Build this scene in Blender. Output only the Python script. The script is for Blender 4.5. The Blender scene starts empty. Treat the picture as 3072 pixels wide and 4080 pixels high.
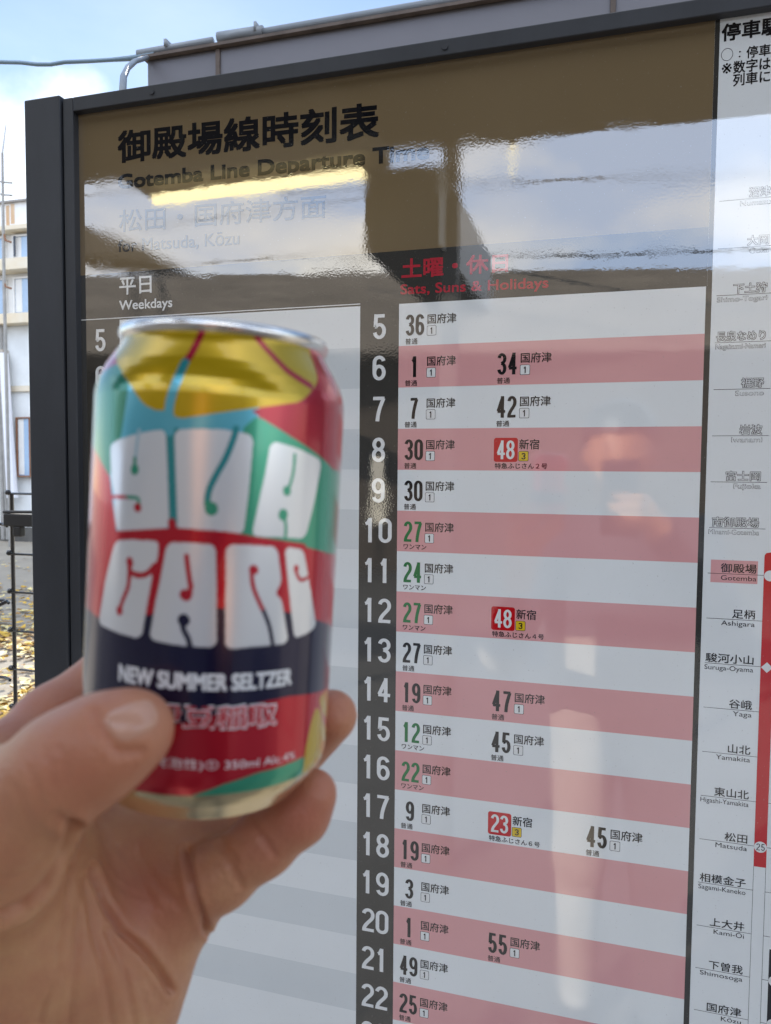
import bpy, bmesh, math, random
import numpy as np
from mathutils import Vector, Matrix
from mathutils.bvhtree import BVHTree
random.seed(7); RNG = np.random.default_rng(7)
SC = bpy.context.scene; COL = SC.collection
R_ = math.radians

# ------------------------------------------------------------------ camera
CB = (0.222674, 0.181483, -0.801517)               # camera in board axes (right, down, into the board)
RB = ((0.959042, -0.007980, 0.283150), (0.023016, 0.998493, -0.049816), (-0.282326, 0.054293, 0.957781))
Z0 = 1.55 + CB[1]                                  # height of the first grid line of the timetable
def b2w(v): return Vector((v[0], v[2], -v[1]))
CAMW = Vector((CB[0], CB[2], Z0 - CB[1]))
AX, AY, AZ = b2w(RB[0]), b2w(RB[1]), b2w(RB[2])    # picture right, picture down, view direction
cam = bpy.data.cameras.new('camera'); camo = bpy.data.objects.new('camera', cam); COL.objects.link(camo)
rot = Matrix((AX, -AY, -AZ)).transposed()
camo.matrix_world = Matrix.Translation(CAMW) @ rot.to_4x4()
cam.sensor_fit = 'VERTICAL'; cam.sensor_height = 24.0; cam.lens = 24.0 * 3000 / 4080
cam.clip_start = 0.02; cam.clip_end = 3000
cam.dof.use_dof = True; cam.dof.focus_distance = 0.79; cam.dof.aperture_fstop = 10.5
SC.camera = camo
FD = 3000 / (3072 / 1666)
def ray(px, py): return AX * ((px - 833) / FD) + AY * ((py - 1106) / FD) + AZ
def at(px, py, d): return CAMW + ray(px, py) * d               # a point at depth d (metres)
def atY(px, py, Y):
    r = ray(px, py); return CAMW + r * ((Y - CAMW.y) / r.y)
def atZ(px, py, Z):
    r = ray(px, py); return CAMW + r * ((Z - CAMW.z) / r.z)
def mirY(px, py, Y):                                           # where the mirror image in the board stands, at depth Y
    r = ray(px, py); h = CAMW + r * ((0 - CAMW.y) / r.y); m = Vector((r.x, -r.y, r.z))
    return h + m * (Y / m.y)
def mirZ(px, py, Z):
    r = ray(px, py); h = CAMW + r * ((0 - CAMW.y) / r.y); m = Vector((r.x, -r.y, r.z))
    return h + m * ((Z - h.z) / m.z)

# ------------------------------------------------------------------ world, sun, exposure
SUN_AZ = math.atan2(-0.50, 0.86); SUN_EL = R_(31)
sun_dir = Vector((math.sin(SUN_AZ) * math.cos(SUN_EL), math.cos(SUN_AZ) * math.cos(SUN_EL), math.sin(SUN_EL)))
W = bpy.data.worlds.new('World'); SC.world = W; W.use_nodes = True
nt = W.node_tree; N = nt.nodes; Lk = nt.links
bg = N['Background']
sky = N.new('ShaderNodeTexSky'); sky.sky_type = 'NISHITA'; sky.sun_disc = False
sky.sun_elevation = SUN_EL; sky.sun_rotation = SUN_AZ; sky.air_density = 1.0; sky.dust_density = 0.05; sky.ozone_density = 1.5
tc = N.new('ShaderNodeTexCoord'); mp = N.new('ShaderNodeMapping'); mp.inputs['Scale'].default_value = (1, 1, 2.6)
mp.inputs['Location'].default_value = (0.35, 0.1, 0.0)
nz = N.new('ShaderNodeTexNoise'); nz.inputs['Scale'].default_value = 2.3; nz.inputs['Detail'].default_value = 7; nz.inputs['Roughness'].default_value = 0.55
cr = N.new('ShaderNodeValToRGB'); cr.color_ramp.elements[0].position = 0.46; cr.color_ramp.elements[1].position = 0.68
mx = N.new('ShaderNodeMix'); mx.data_type = 'RGBA'
sep = N.new('ShaderNodeSeparateXYZ')
back = N.new('ShaderNodeMapRange'); back.inputs[1].default_value = 0.30; back.inputs[2].default_value = -0.55      # the cloud bank stands on the board's mirror side
back.inputs[3].default_value = 0.04; back.inputs[4].default_value = 1.0
mul = N.new('ShaderNodeMath'); mul.operation = 'MULTIPLY'
Lk.new(tc.outputs['Generated'], mp.inputs['Vector']); Lk.new(mp.outputs[0], nz.inputs['Vector']); Lk.new(nz.outputs['Fac'], cr.inputs['Fac'])
Lk.new(tc.outputs['Generated'], sep.inputs[0]); Lk.new(sep.outputs['Y'], back.inputs[0])
veil = N.new('ShaderNodeMix'); veil.data_type = 'RGBA'; veil.inputs['B'].default_value = (8.6, 10.8, 14.8, 1)      # thin high veil, in the sky texture's own units
Lk.new(back.outputs[0], veil.inputs['Factor']); Lk.new(sky.outputs[0], veil.inputs['A'])
Lk.new(cr.outputs['Color'], mul.inputs[0]); Lk.new(back.outputs[0], mul.inputs[1])
mx.inputs['B'].default_value = (20, 18.8, 16.4, 1)                  # sunlit cloud
bd = ray(10, 395).normalized()                                  # one sunlit cloud low over the house
vd = N.new('ShaderNodeVectorMath'); vd.operation = 'DOT_PRODUCT'; vd.inputs[1].default_value = tuple(bd); Lk.new(tc.outputs['Generated'], vd.inputs[0])
vn = N.new('ShaderNodeTexNoise'); vn.inputs['Scale'].default_value = 9; vn.inputs['Detail'].default_value = 6; Lk.new(tc.outputs['Generated'], vn.inputs['Vector'])
va = N.new('ShaderNodeMath'); va.operation = 'MULTIPLY_ADD'; va.inputs[1].default_value = 0.03; Lk.new(vn.outputs['Fac'], va.inputs[0]); Lk.new(vd.outputs['Value'], va.inputs[2])
vr = N.new('ShaderNodeMapRange'); vr.interpolation_type = 'SMOOTHSTEP'; vr.inputs[1].default_value = 1.003; vr.inputs[2].default_value = 1.018; vr.inputs[3].default_value = 0.0; vr.inputs[4].default_value = 0.35; Lk.new(va.outputs[0], vr.inputs[0])
vm = N.new('ShaderNodeMath'); vm.operation = 'MAXIMUM'; Lk.new(mul.outputs[0], vm.inputs[0]); Lk.new(vr.outputs[0], vm.inputs[1])
Lk.new(vm.outputs[0], mx.inputs['Factor']); Lk.new(veil.outputs['Result'], mx.inputs['A']); Lk.new(mx.outputs['Result'], bg.inputs['Color'])
bg.inputs['Strength'].default_value = 0.12
sl = bpy.data.lights.new('sun', 'SUN'); sl.energy = 4.0; sl.angle = R_(0.5); sl.color = (1.0, 0.93, 0.82)
so = bpy.data.objects.new('sun', sl); COL.objects.link(so); so.rotation_euler = sun_dir.to_track_quat('Z', 'Y').to_euler(); so.location = (0, 0, 30)
SC.view_settings.view_transform = 'Standard'; SC.view_settings.look = 'None'; SC.view_settings.gamma = 1.0
SC.view_settings.exposure = 0.56
SC.cycles.use_denoising = True
SC.cycles.max_bounces = 8; SC.cycles.sample_clamp_indirect = 6

# ------------------------------------------------------------------ helpers
def sock(b, *names):
    for n in names:
        if n in b.inputs: return b.inputs[n]
def srgb(r, g, b): return tuple(((c / 255 / 12.92) if c / 255 <= 0.04045 else ((c / 255 + 0.055) / 1.055) ** 2.4) for c in (r, g, b))
def mat(name, rgb, rough=0.6, metal=0.0, noise=0.0, nscale=20.0, rgb2=None, bump=0.0, bscale=60.0, coat=0.0, emit=None, estr=0.0, sss=0.0, spec=None, stretch=None, bdist=0.01):
    m = bpy.data.materials.new(name); m.use_nodes = True; t = m.node_tree; b = t.nodes['Principled BSDF']
    b.inputs['Base Color'].default_value = (*rgb, 1); b.inputs['Roughness'].default_value = rough; b.inputs['Metallic'].default_value = metal
    if coat: b.inputs['Coat Weight'].default_value = coat; b.inputs['Coat Roughness'].default_value = 0.05
    if spec is not None: b.inputs['Specular IOR Level'].default_value = spec
    if emit: b.inputs['Emission Color'].default_value = (*emit, 1); b.inputs['Emission Strength'].default_value = estr
    g = t.nodes.new('ShaderNodeTexCoord')
    vec = g.outputs['Object']
    if stretch:
        mpn = t.nodes.new('ShaderNodeMapping'); mpn.inputs['Scale'].default_value = stretch; t.links.new(vec, mpn.inputs['Vector']); vec = mpn.outputs[0]
    if noise:
        n = t.nodes.new('ShaderNodeTexNoise'); n.inputs['Scale'].default_value = nscale; n.inputs['Detail'].default_value = 6; n.inputs['Roughness'].default_value = 0.65
        t.links.new(vec, n.inputs['Vector'])
        r = t.nodes.new('ShaderNodeValToRGB'); r.color_ramp.elements[0].position = 0.5 - 0.25; r.color_ramp.elements[1].position = 0.75
        c2 = rgb2 if rgb2 else tuple(max(0, c * (1 - noise)) for c in rgb)
        c1 = rgb if rgb2 else tuple(min(1, c * (1 + noise * .5)) for c in rgb)
        r.color_ramp.elements[0].color = (*c2, 1); r.color_ramp.elements[1].color = (*c1, 1)
        t.links.new(n.outputs['Fac'], r.inputs['Fac']); t.links.new(r.outputs['Color'], b.inputs['Base Color'])
    if bump:
        n2 = t.nodes.new('ShaderNodeTexNoise'); n2.inputs['Scale'].default_value = bscale; n2.inputs['Detail'].default_value = 5
        t.links.new(vec, n2.inputs['Vector'])
        bp = t.nodes.new('ShaderNodeBump'); bp.inputs['Strength'].default_value = bump; bp.inputs['Distance'].default_value = bdist
        t.links.new(n2.outputs['Fac'], bp.inputs['Height']); t.links.new(bp.outputs[0], b.inputs['Normal'])
    return m
def tag(o, label=None, cat=None, group=None, kind=None):
    if label: o['label'] = label
    if cat: o['category'] = cat
    if group: o['group'] = group
    if kind: o['kind'] = kind
    return o
def empty(name, loc=(0, 0, 0)):
    o = bpy.data.objects.new(name, None); COL.objects.link(o); o.location = loc; o.empty_display_size = 0.1; return o
def link(name, me, parent=None, mats=(), smooth=False):
    o = bpy.data.objects.new(name, me); COL.objects.link(o)
    for m in mats: me.materials.append(m)
    if smooth:
        for p in me.polygons: p.use_smooth = True
    if parent:
        o.parent = parent
        pl = Vector((0, 0, 0)); q = parent
        while q: pl += q.location; q = q.parent
        o.location = -pl                                         # meshes are written in world coordinates
    return o
class MB:
    """collects shapes and links them as one mesh"""
    def __init__(s): s.v = []; s.f = []; s.m = []
    def add(s, vs, fs, mi=0):
        b = len(s.v); s.v += [tuple(v) for v in vs]; s.f += [tuple(b + i for i in f) for f in fs]; s.m += [mi] * len(fs); return s
    def box(s, x0, x1, y0, y1, z0, z1, mi=0, bev=0.0):
        bm = bmesh.new(); bmesh.ops.create_cube(bm, size=1)
        for v in bm.verts: v.co = Vector(((x0 + x1) / 2 + v.co.x * (x1 - x0), (y0 + y1) / 2 + v.co.y * (y1 - y0), (z0 + z1) / 2 + v.co.z * (z1 - z0)))
        if bev: bmesh.ops.bevel(bm, geom=bm.edges[:], offset=bev, segments=2, affect='EDGES', profile=0.5)
        bm.verts.index_update(); s.add([v.co[:] for v in bm.verts], [[v.index for v in f.verts] for f in bm.faces], mi); bm.free(); return s
    def quad(s, a, b, c, d, mi=0): return s.add([a, b, c, d], [(0, 1, 2, 3)], mi)
    def hexa(s, p, mi=0):                                        # 8 corners: bottom ring then top ring
        return s.add(p, [(3, 2, 1, 0), (4, 5, 6, 7), (0, 1, 5, 4), (1, 2, 6, 5), (2, 3, 7, 6), (3, 0, 4, 7)], mi)
    def slab(s, a, b, n, w, t, mi=0):                            # bar from a to b, w across, t along n
        a, b, n = Vector(a), Vector(b), Vector(n).normalized(); d = (b - a).normalized(); k = d.cross(n).normalized() * (w / 2); n = n * (t / 2)
        return s.hexa([a - k - n, a + k - n, b + k - n, b - k - n, a - k + n, a + k + n, b + k + n, b - k + n], mi)
    def tube(s, pts, r, seg=10, mi=0, cap=True):
        pts = [Vector(p) for p in pts]; n = len(pts); rs = r if isinstance(r, (list, tuple)) else [r] * n
        up = None; rings = []
        for i, p in enumerate(pts):
            d = (pts[min(i + 1, n - 1)] - pts[max(i - 1, 0)]).normalized()
            if up is None: up = d.orthogonal().normalized()
            up = (up - d * up.dot(d)).normalized(); e = d.cross(up)
            rings.append([p + (up * math.cos(2 * math.pi * k / seg) + e * math.sin(2 * math.pi * k / seg)) * rs[i] for k in range(seg)])
        vs = [v for rg in rings for v in rg]
        fs = [(i * seg + k, i * seg + (k + 1) % seg, (i + 1) * seg + (k + 1) % seg, (i + 1) * seg + k) for i in range(n - 1) for k in range(seg)]
        if cap: fs += [tuple(range(seg))[::-1], tuple((n - 1) * seg + k for k in range(seg))]
        return s.add(vs, fs, mi)
    def ball(s, c, r, mi=0, sx=1, sy=1, sz=1):
        bm = bmesh.new(); bmesh.ops.create_icosphere(bm, subdivisions=2, radius=r); bm.verts.index_update()
        s.add([(c[0] + v.co.x * sx, c[1] + v.co.y * sy, c[2] + v.co.z * sz) for v in bm.verts], [[v.index for v in f.verts] for f in bm.faces], mi); bm.free(); return s
    def build(s, name, mats, parent=None, smooth=False, **kw):
        me = bpy.data.meshes.new(name); me.from_pydata(s.v, [], s.f)
        o = link(name, me, parent, mats if isinstance(mats, (list, tuple)) else [mats], smooth)
        me.polygons.foreach_set('material_index', s.m); me.update()
        if kw: tag(o, **kw)
        return o

# ------------------------------------------------------------------ printed film: every print shares one glossy laminate
def film_group():
    g = bpy.data.node_groups.new('film_ripple', 'ShaderNodeTree')
    g.interface.new_socket('Normal', in_out='OUTPUT', socket_type='NodeSocketVector')
    n = g.nodes; l = g.links; out = n.new('NodeGroupOutput')
    geo = n.new('ShaderNodeNewGeometry')
    def noise(scale, det, st=(1, 1, 1), rough=0.5):
        mpn = n.new('ShaderNodeMapping'); mpn.inputs['Scale'].default_value = st; l.new(geo.outputs['Position'], mpn.inputs['Vector'])
        t = n.new('ShaderNodeTexNoise'); t.inputs['Scale'].default_value = scale; t.inputs['Detail'].default_value = det; t.inputs['Roughness'].default_value = rough
        l.new(mpn.outputs[0], t.inputs['Vector']); return t.outputs['Fac']
    fine = noise(430, 2.5, (1, 1, 1)); mask = noise(13, 4, (0.6, 1, 1.2), 0.6); wave = noise(7, 2, (0.7, 1, 1.6))
    rm = n.new('ShaderNodeMapRange'); rm.inputs[1].default_value = 0.42; rm.inputs[2].default_value = 0.62; rm.inputs[3].default_value = 0.10; rm.inputs[4].default_value = 1.0; l.new(mask, rm.inputs[0])
    mu = n.new('ShaderNodeMath'); mu.operation = 'MULTIPLY'; l.new(fine, mu.inputs[0]); l.new(rm.outputs[0], mu.inputs[1])
    b1 = n.new('ShaderNodeBump'); b1.inputs['Strength'].default_value = 1.0; b1.inputs['Distance'].default_value = FILM_FINE; l.new(mu.outputs[0], b1.inputs['Height'])
    b2 = n.new('ShaderNodeBump'); b2.inputs['Strength'].default_value = 1.0; b2.inputs['Distance'].default_value = FILM_WAVE; l.new(wave, b2.inputs['Height']); l.new(b1.outputs[0], b2.inputs['Normal'])
    l.new(b2.outputs[0], out.inputs['Normal']); return g
FILM_FINE = 0.000030; FILM_WAVE = 0.00003; FILM_IOR = 2.65
FG = film_group()
def ink(name, rgb, var=0.04):
    m = mat(name, rgb, rough=0.5, noise=var, nscale=9, spec=0.0)
    t = m.node_tree; b = t.nodes['Principled BSDF']
    b.inputs['Coat Weight'].default_value = 1.0; b.inputs['Coat Roughness'].default_value = 0.012; b.inputs['Coat IOR'].default_value = FILM_IOR
    cn = t.nodes.new('ShaderNodeTexNoise'); cn.inputs['Scale'].default_value = 26; cn.inputs['Detail'].default_value = 8; cm = t.nodes.new('ShaderNodeMapRange'); cm.inputs[1].default_value = .45; cm.inputs[2].default_value = .75; cm.inputs[3].default_value = .006; cm.inputs[4].default_value = .030
    sn = t.nodes.new('ShaderNodeTexNoise'); sn.inputs['Scale'].default_value = 420; sn.inputs['Detail'].default_value = 3; sr = t.nodes.new('ShaderNodeMapRange'); sr.inputs[1].default_value = .66; sr.inputs[2].default_value = .74; sr.inputs[4].default_value = .40
    dm = t.nodes.new('ShaderNodeMix'); dm.data_type = 'RGBA'; dm.inputs['B'].default_value = (.36, .34, .31, 1); old = b.inputs['Base Color'].links[0].from_socket
    t.links.new(sn.outputs['Fac'], sr.inputs[0]); t.links.new(sr.outputs[0], dm.inputs['Factor']); t.links.new(old, dm.inputs['A']); t.links.new(dm.outputs['Result'], b.inputs['Base Color'])     # dust specks under and on the film
    gp = t.nodes.new('ShaderNodeNewGeometry'); t.links.new(gp.outputs['Position'], sn.inputs['Vector']); t.links.new(gp.outputs['Position'], cn.inputs['Vector']); t.links.new(cn.outputs['Fac'], cm.inputs[0]); t.links.new(cm.outputs[0], b.inputs['Coat Roughness'])
    g = t.nodes.new('ShaderNodeGroup'); g.node_tree = FG; t.links.new(g.outputs[0], b.inputs['Coat Normal']); return m
I_WHITE = ink('ink_white', (0.88, 0.91, 0.91)); I_GREY = ink('ink_pale_grey', (0.74, 0.78, 0.79)); I_PINK = ink('ink_pink', (0.80, 0.40, 0.40))
I_BLACK = ink('ink_black', (0.006, 0.007, 0.010)); I_DARK = ink('ink_charcoal', (0.045, 0.044, 0.040)); I_GOLD = ink('ink_gold', (0.215, 0.155, 0.082))
I_RED = ink('ink_red', (0.62, 0.012, 0.018)); I_DRED = ink('ink_dark_red', (0.50, 0.03, 0.05)); I_GREEN = ink('ink_green', (0.012, 0.20, 0.055)); I_YEL = ink('ink_yellow', (0.80, 0.56, 0.03))
I_WTXT = ink('ink_white_lettering', (0.86, 0.87, 0.86))

# ------------------------------------------------------------------ lettering as flat print
_cache = {}
def glyphs(s, bold=0.0):
    if s in _cache: return _cache[s]
    c = bpy.data.curves.new('t', 'FONT'); c.body = s; c.size = 1; c.resolution_u = 4
    o = bpy.data.objects.new('t', c); COL.objects.link(o); bpy.context.view_layer.update()
    me = o.to_mesh(); vs = np.array([v.co[:2] for v in me.vertices]); fs = [tuple(p.vertices) for p in me.polygons]
    o.to_mesh_clear(); bpy.data.objects.remove(o); bpy.data.curves.remove(c)
    lo = vs.min(0); hi = vs.max(0); vs = (vs - lo) / (hi - lo)
    _cache[s] = (vs, fs, (hi[0] - lo[0]) / (hi[1] - lo[1])); return _cache[s]
# condensed numerals drawn as pen strokes in a unit box
def _arc(cx, cy, rx, ry, a0, a1, n=14): return [(cx + rx * math.cos(R_(a0 + (a1 - a0) * k / n)), cy + ry * math.sin(R_(a0 + (a1 - a0) * k / n))) for k in range(n + 1)]
def _bez(p0, p1, p2, p3, n=12): return [tuple((1 - t) ** 3 * p0[i] + 3 * (1 - t) ** 2 * t * p1[i] + 3 * (1 - t) * t * t * p2[i] + t ** 3 * p3[i] for i in (0, 1)) for t in [k / n for k in range(n + 1)]]
NUM = {
 '0': [_arc(.5, .78, .5, .22, 0, 180) + _arc(.5, .22, .5, .22, 180, 360) + [(1, .78)]],
 '1': [[(.72, 1.08), (.72, -.08)], [(.10, .80), (.38, .83), (.66, 1.0)]],
 '2': [_arc(.5, .76, .5, .24, 170, 0) + _bez((1, .72), (1, .50), (.08, .32), (.02, -.02))[1:], [(-.14, 0), (1.14, 0)]],
 '3': [_arc(.5, .765, .48, .235, 168, -40) + [(.42, .53)], [(.42, .53)] + _arc(.5, .255, .5, .255, 62, -168)],
 '4': [[(.70, 1.08), (.70, -.08)], [(.72, 1.0), (.0, .28)], [(-.10, .26), (1.18, .26)]],
 '5': [[(1.05, 1), (.14, 1)], [(.16, 1.06), (.08, .50)], [(.06, .50)] + _arc(.5, .30, .5, .30, 140, -168)],
 '6': [_arc(.5, .76, .49, .24, 15, 180) + [(0, .5), (0, .3)], _arc(.5, .29, .5, .29, 180, 540, 28)],
 '7': [[(-.12, 1), (1.1, 1)], _bez((1.0, 1.0), (.75, .72), (.40, .40), (.36, -.08))],
 '8': [_arc(.5, .76, .46, .24, -90, 270, 24), _arc(.5, .26, .5, .26, 90, 450, 24)],
}
NUM['9'] = [[(1 - x, 1 - y) for x, y in st] for st in NUM['6']]
L1, L2, L3, L4, L5 = 0.00005, 0.00009, 0.00013, 0.00017, 0.00021        # print layers in front of the sheet
def bw(u, v, lay): return (u / 1000, -lay, Z0 - v / 1000)
class PR(MB):
    def text(s, body, u0, v0, u1, v1, mi=0, bold=0.0, lay=L4): return s.textq(body, (u0, v0), (u0, v1), (u1, v0), (u1, v1), mi, bold, lay)
    def textq(s, body, tl, bl, tr, br, mi=0, bold=0.0, lay=L4):    # bold: extra stroke weight as a share of the letter height
        vs, fs, _ = glyphs(body); e = bold * (bl[1] - tl[1]) * 0.5
        for k, (dx, dy) in enumerate([(0, 0)] if e <= 0 else [(-e, -e), (e, -e), (e, e), (-e, e), (0, 0)]):
            out = []
            for x, y in vs:
                a = (tl[0] + e + (tr[0] - tl[0] - 2 * e) * x, tl[1] + e + (tr[1] - tl[1]) * x); b = (bl[0] + e + (br[0] - bl[0] - 2 * e) * x, bl[1] - e + (br[1] - bl[1]) * x)
                out.append(bw(a[0] * y + b[0] * (1 - y) + dx, a[1] * y + b[1] * (1 - y) + dy, lay + k * 0.000005))
            s.add(out, fs, mi)
        return s
    def num(s, ch, u0, v0, u1, v1, wx, wy, mi=0, lay=L4):         # one numeral, pen wx across and wy high
        if ch == '1': u0, u1 = u0 + (u1 - u0) * .02, u1 - (u1 - u0) * .16
        x0, x1, y0, y1 = u0 + wx / 2, u1 - wx / 2, v1 - wy / 2, v0 + wy / 2
        for j, st in enumerate(NUM[ch]):
            P = np.array([(x0 + (x1 - x0) * x, y0 + (y1 - y0) * min(max(y, -.0), 1.0) if not (y < 0 or y > 1) else (v1 if y < 0 else v0)) for x, y in st]); P[:, 0] = np.clip(P[:, 0], u0, u1) if ch in '257' else P[:, 0]
            closed = np.allclose(P[0], P[-1], atol=1e-6); n = len(P); vs = []
            for i in range(n):
                d = (P[1] - P[-2]) if closed and i in (0, n - 1) else P[min(i + 1, n - 1)] - P[max(i - 1, 0)]
                d = d / (np.hypot(*d) + 1e-9); o = np.array([-d[1] * wx / 2, d[0] * wy / 2]); vs += [bw(*(P[i] + o), lay + j * .000006), bw(*(P[i] - o), lay + j * .000006)]
            s.add(vs, [(2 * i, 2 * i + 1, 2 * i + 3, 2 * i + 2) for i in range(n - 1)], mi)
        return s
    def rect(s, u0, v0, u1, v1, mi=0, lay=L1): return s.quad(bw(u0, v1, lay), bw(u1, v1, lay), bw(u1, v0, lay), bw(u0, v0, lay), mi)
    def poly(s, pts, mi=0, lay=L1): return s.add([bw(u, v, lay) for u, v in pts], [tuple(range(len(pts)))], mi)
    def rrect(s, u0, v0, u1, v1, r, mi=0, lay=L1):
        p = []
        for cx, cy, a0 in ((u1 - r, v0 + r, -90), (u1 - r, v1 - r, 0), (u0 + r, v1 - r, 90), (u0 + r, v0 + r, 180)):
            p += [(cx + r * math.cos(R_(a0 + k * 18)), cy + r * math.sin(R_(a0 + k * 18))) for k in range(6)]
        return s.poly(p[::-1], mi, lay)
    def disc(s, u, v, ru, rv, mi=0, lay=L1): return s.poly([(u + ru * math.cos(-k * math.pi / 16), v + rv * math.sin(-k * math.pi / 16)) for k in range(32)], mi, lay)
    def ring(s, u, v, ru, rv, w, mi=0, lay=L1):
        n = 32; o = [bw(u + ru * math.cos(k * 2 * math.pi / n), v + rv * math.sin(k * 2 * math.pi / n), lay) for k in range(n)]
        i = [bw(u + (ru - w) * math.cos(k * 2 * math.pi / n), v + (rv - w) * math.sin(k * 2 * math.pi / n), lay) for k in range(n)]
        return s.add(o + i, [(k, (k + 1) % n, n + (k + 1) % n, n + k)[::-1] for k in range(n)], mi)

# ------------------------------------------------------------------ the timetable board
M_FRAME = mat('dark_anodised_frame', (0.034, 0.037, 0.044), rough=0.42, noise=0.38, nscale=11, stretch=(1, 1, 0.35), bump=0.05, bscale=900, bdist=0.0004)
M_GAP = mat('frame_gap', (0.008, 0.008, 0.009), rough=0.7)
M_BACK = mat('board_back', (0.10, 0.10, 0.105), rough=0.6)
board = empty('timetable_board', (0.15, 0, 0))
tag(board, 'dark framed railway timetable board with pink striped grid behind the can', 'timetable board')
def fx(u, d=0.010): return (CB[0] + (u / 1000 - CB[0]) * (1 - d / 0.8015))        # seen edge on the sheet plane -> true place d in front
def fv(v, d=0.010): return Z0 - (CB[1] + (v / 1000 - CB[1]) * (1 - d / 0.8015))
UR, VB = 0.78, Z0 - 0.955
pl0, pl1 = fx(-490.5, .013), fx(-437.5, .013); fl1 = fx(-418.0)
zt_rail, zt_post, zi_rail = fv(-273.6), fv(-279.0, .013), fv(-256.6)
MB().box(pl0, pl1, -0.013, 0.060, 0.0, zt_post, bev=0.0015).build('post', M_FRAME, board)
MB().box(UR + 0.02, UR + 0.02 + (pl1 - pl0), -0.013, 0.060, 0.0, zt_post, bev=0.0015).build('post', M_FRAME, board)
MB().box(pl1 + 0.0022, fl1, -0.010, 0.045, VB - 0.03, zt_rail, bev=0.001).build('frame_stile', M_FRAME, board)
MB().box(UR, UR + 0.0178, -0.010, 0.045, VB - 0.03, zt_rail, bev=0.001).build('frame_stile', M_FRAME, board)
MB().box(fl1 + 0.0003, UR - 0.0003, -0.010, 0.045, zi_rail, zt_rail, bev=0.001).build('top_rail', M_FRAME, board)
MB().box(fl1 + 0.0003, UR - 0.0003, -0.010, 0.045, VB - 0.03, VB, bev=0.001).build('bottom_rail', M_FRAME, board)
MB().box(pl1 - 0.002, UR + 0.025, 0.004, 0.040, VB - 0.025, zt_rail - 0.004).build('back_panel', M_BACK, board)
MB().box(pl1 + 0.0002, pl1 + 0.002, -0.004, 0.004, VB - 0.03, zt_rail - 0.002).build('post_seal', M_GAP, board)
M_RIV = mat('rivet_steel', (0.45, 0.45, 0.44), rough=0.35, metal=0.8, noise=.1, nscale=200)
for k in range(20): MB().ball((-0.4125, -0.0006, Z0 + 0.10 - k * 0.036), 0.0009, sy=0.6).build('rivet', M_RIV, board)
for zz in (zt_rail - .0085, VB - .015):
    for uu in (-0.30, 0.05, 0.40, 0.70): MB().tube([(uu, -.0099, zz), (uu, -.0112, zz)], .0032, 12).build('screw', M_FRAME, board)
# white sheet (with the dark column that separates timetable and route map lying on it)
sheet = MB().box(fl1 - 0.004, UR + 0.004, 0.0, 0.003, VB - 0.004, zi_rail + 0.004).build('timetable_sheet', I_WHITE, board)
def sub(name, pr, mats): return pr.build(name, mats, sheet)
GL = -410.5
sub('sheet_border', PR().rect(fl1 * 1000 - 1, -262, GL, 960).rect(GL, -262, 311, -251.6).rect(311, -262, 315.3, 960), I_DARK)
sub('title_band', PR().rect(GL, -251.6, 310.9, -57.4), I_GOLD)
sub('day_band', PR().rect(GL, -57.4, 310.9, -0.6), I_DARK)
sub('rule_line', PR().rect(GL, -3.4, -44.6, -2.4, lay=L2), I_WTXT)
sub('hour_column', PR().rect(GL, -0.6, -354.6, 856), I_DARK)
sub('hour_column', PR().rect(-44.6, -0.6, 0, 856), I_DARK)
for k in range(1, 19, 2):
    sub('grey_row', PR().rect(-354.6, 45 * k, -44.6, 45 * (k + 1)), I_GREY)
    sub('pink_row', PR().rect(0, 45 * k, 310.0, 45 * (k + 1)), I_PINK)
sub('grid_border', PR().rect(310.0, -0.6, 311, 856, lay=L2), I_DARK)
sub('title_lettering', PR().textq('御殿場線時刻表', (-354.6, -225.5), (-354.8, -187), (-24, -218.5), (-24, -179), bold=0.058), I_BLACK)
sub('title_lettering', PR().textq('Gotemba Line Departure Time', (-354.6, -174.2), (-354.8, -151.6), (32.0, -169.5), (32.1, -146.0), bold=0.075), I_BLACK)
sub('direction_lettering', PR().textq('松田・国府津方面', (-353.4, -132.5), (-353.6, -105), (-85.3, -126.5), (-85.2, -99.8), bold=0.03), I_BLACK)
sub('direction_lettering', PR().textq('for Matsuda, Kōzu', (-355.4, -97.4), (-355.6, -79.4), (-192.2, -94.5), (-192.2, -76.5), bold=0.03), I_BLACK)
sub('day_lettering', PR().text('平日', -354.4, -51.0, -309.1, -30.4, bold=0.03).text('Weekdays', -354.8, -23.6, -281, -8.6, bold=0.03), I_WTXT)
sub('day_lettering', PR().textq('土曜・休日', (2.3, -48.6), (2.4, -27.2), (117.7, -46.6), (117.7, -27.0), bold=0.05).textq('Sats, Suns & Holidays', (1.4, -21.4), (1.4, -7.2), (159.4, -19.4), (159.4, -4.8), bold=0.04), I_DRED)
def wnum(s): return 0.42 if s == '1' else 0.62
for k, h in enumerate(range(5, 24)):
    s = str(h); v = 45 * k
    for c0 in (-44.6, -410.5):
        cc = c0 + (22.4 if c0 > -100 else 28)
        p = PR()
        if len(s) == 1: p.num(s, cc - 7.6, v + 9.5, cc + 7.6, v + 36.6, 4.3, 3.7)
        else:
            for j, ch in enumerate(s):
                x0 = cc - 15.8 + j * 16.6
                p.num(ch, x0 - (2.0 if ch == '1' and j == 0 else 0), v + 9, x0 + (13.6 if ch == '1' else 15.2), v + 36.4, 4.3, 3.7)
        sub('hour_numeral', p, I_WTXT)
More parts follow.
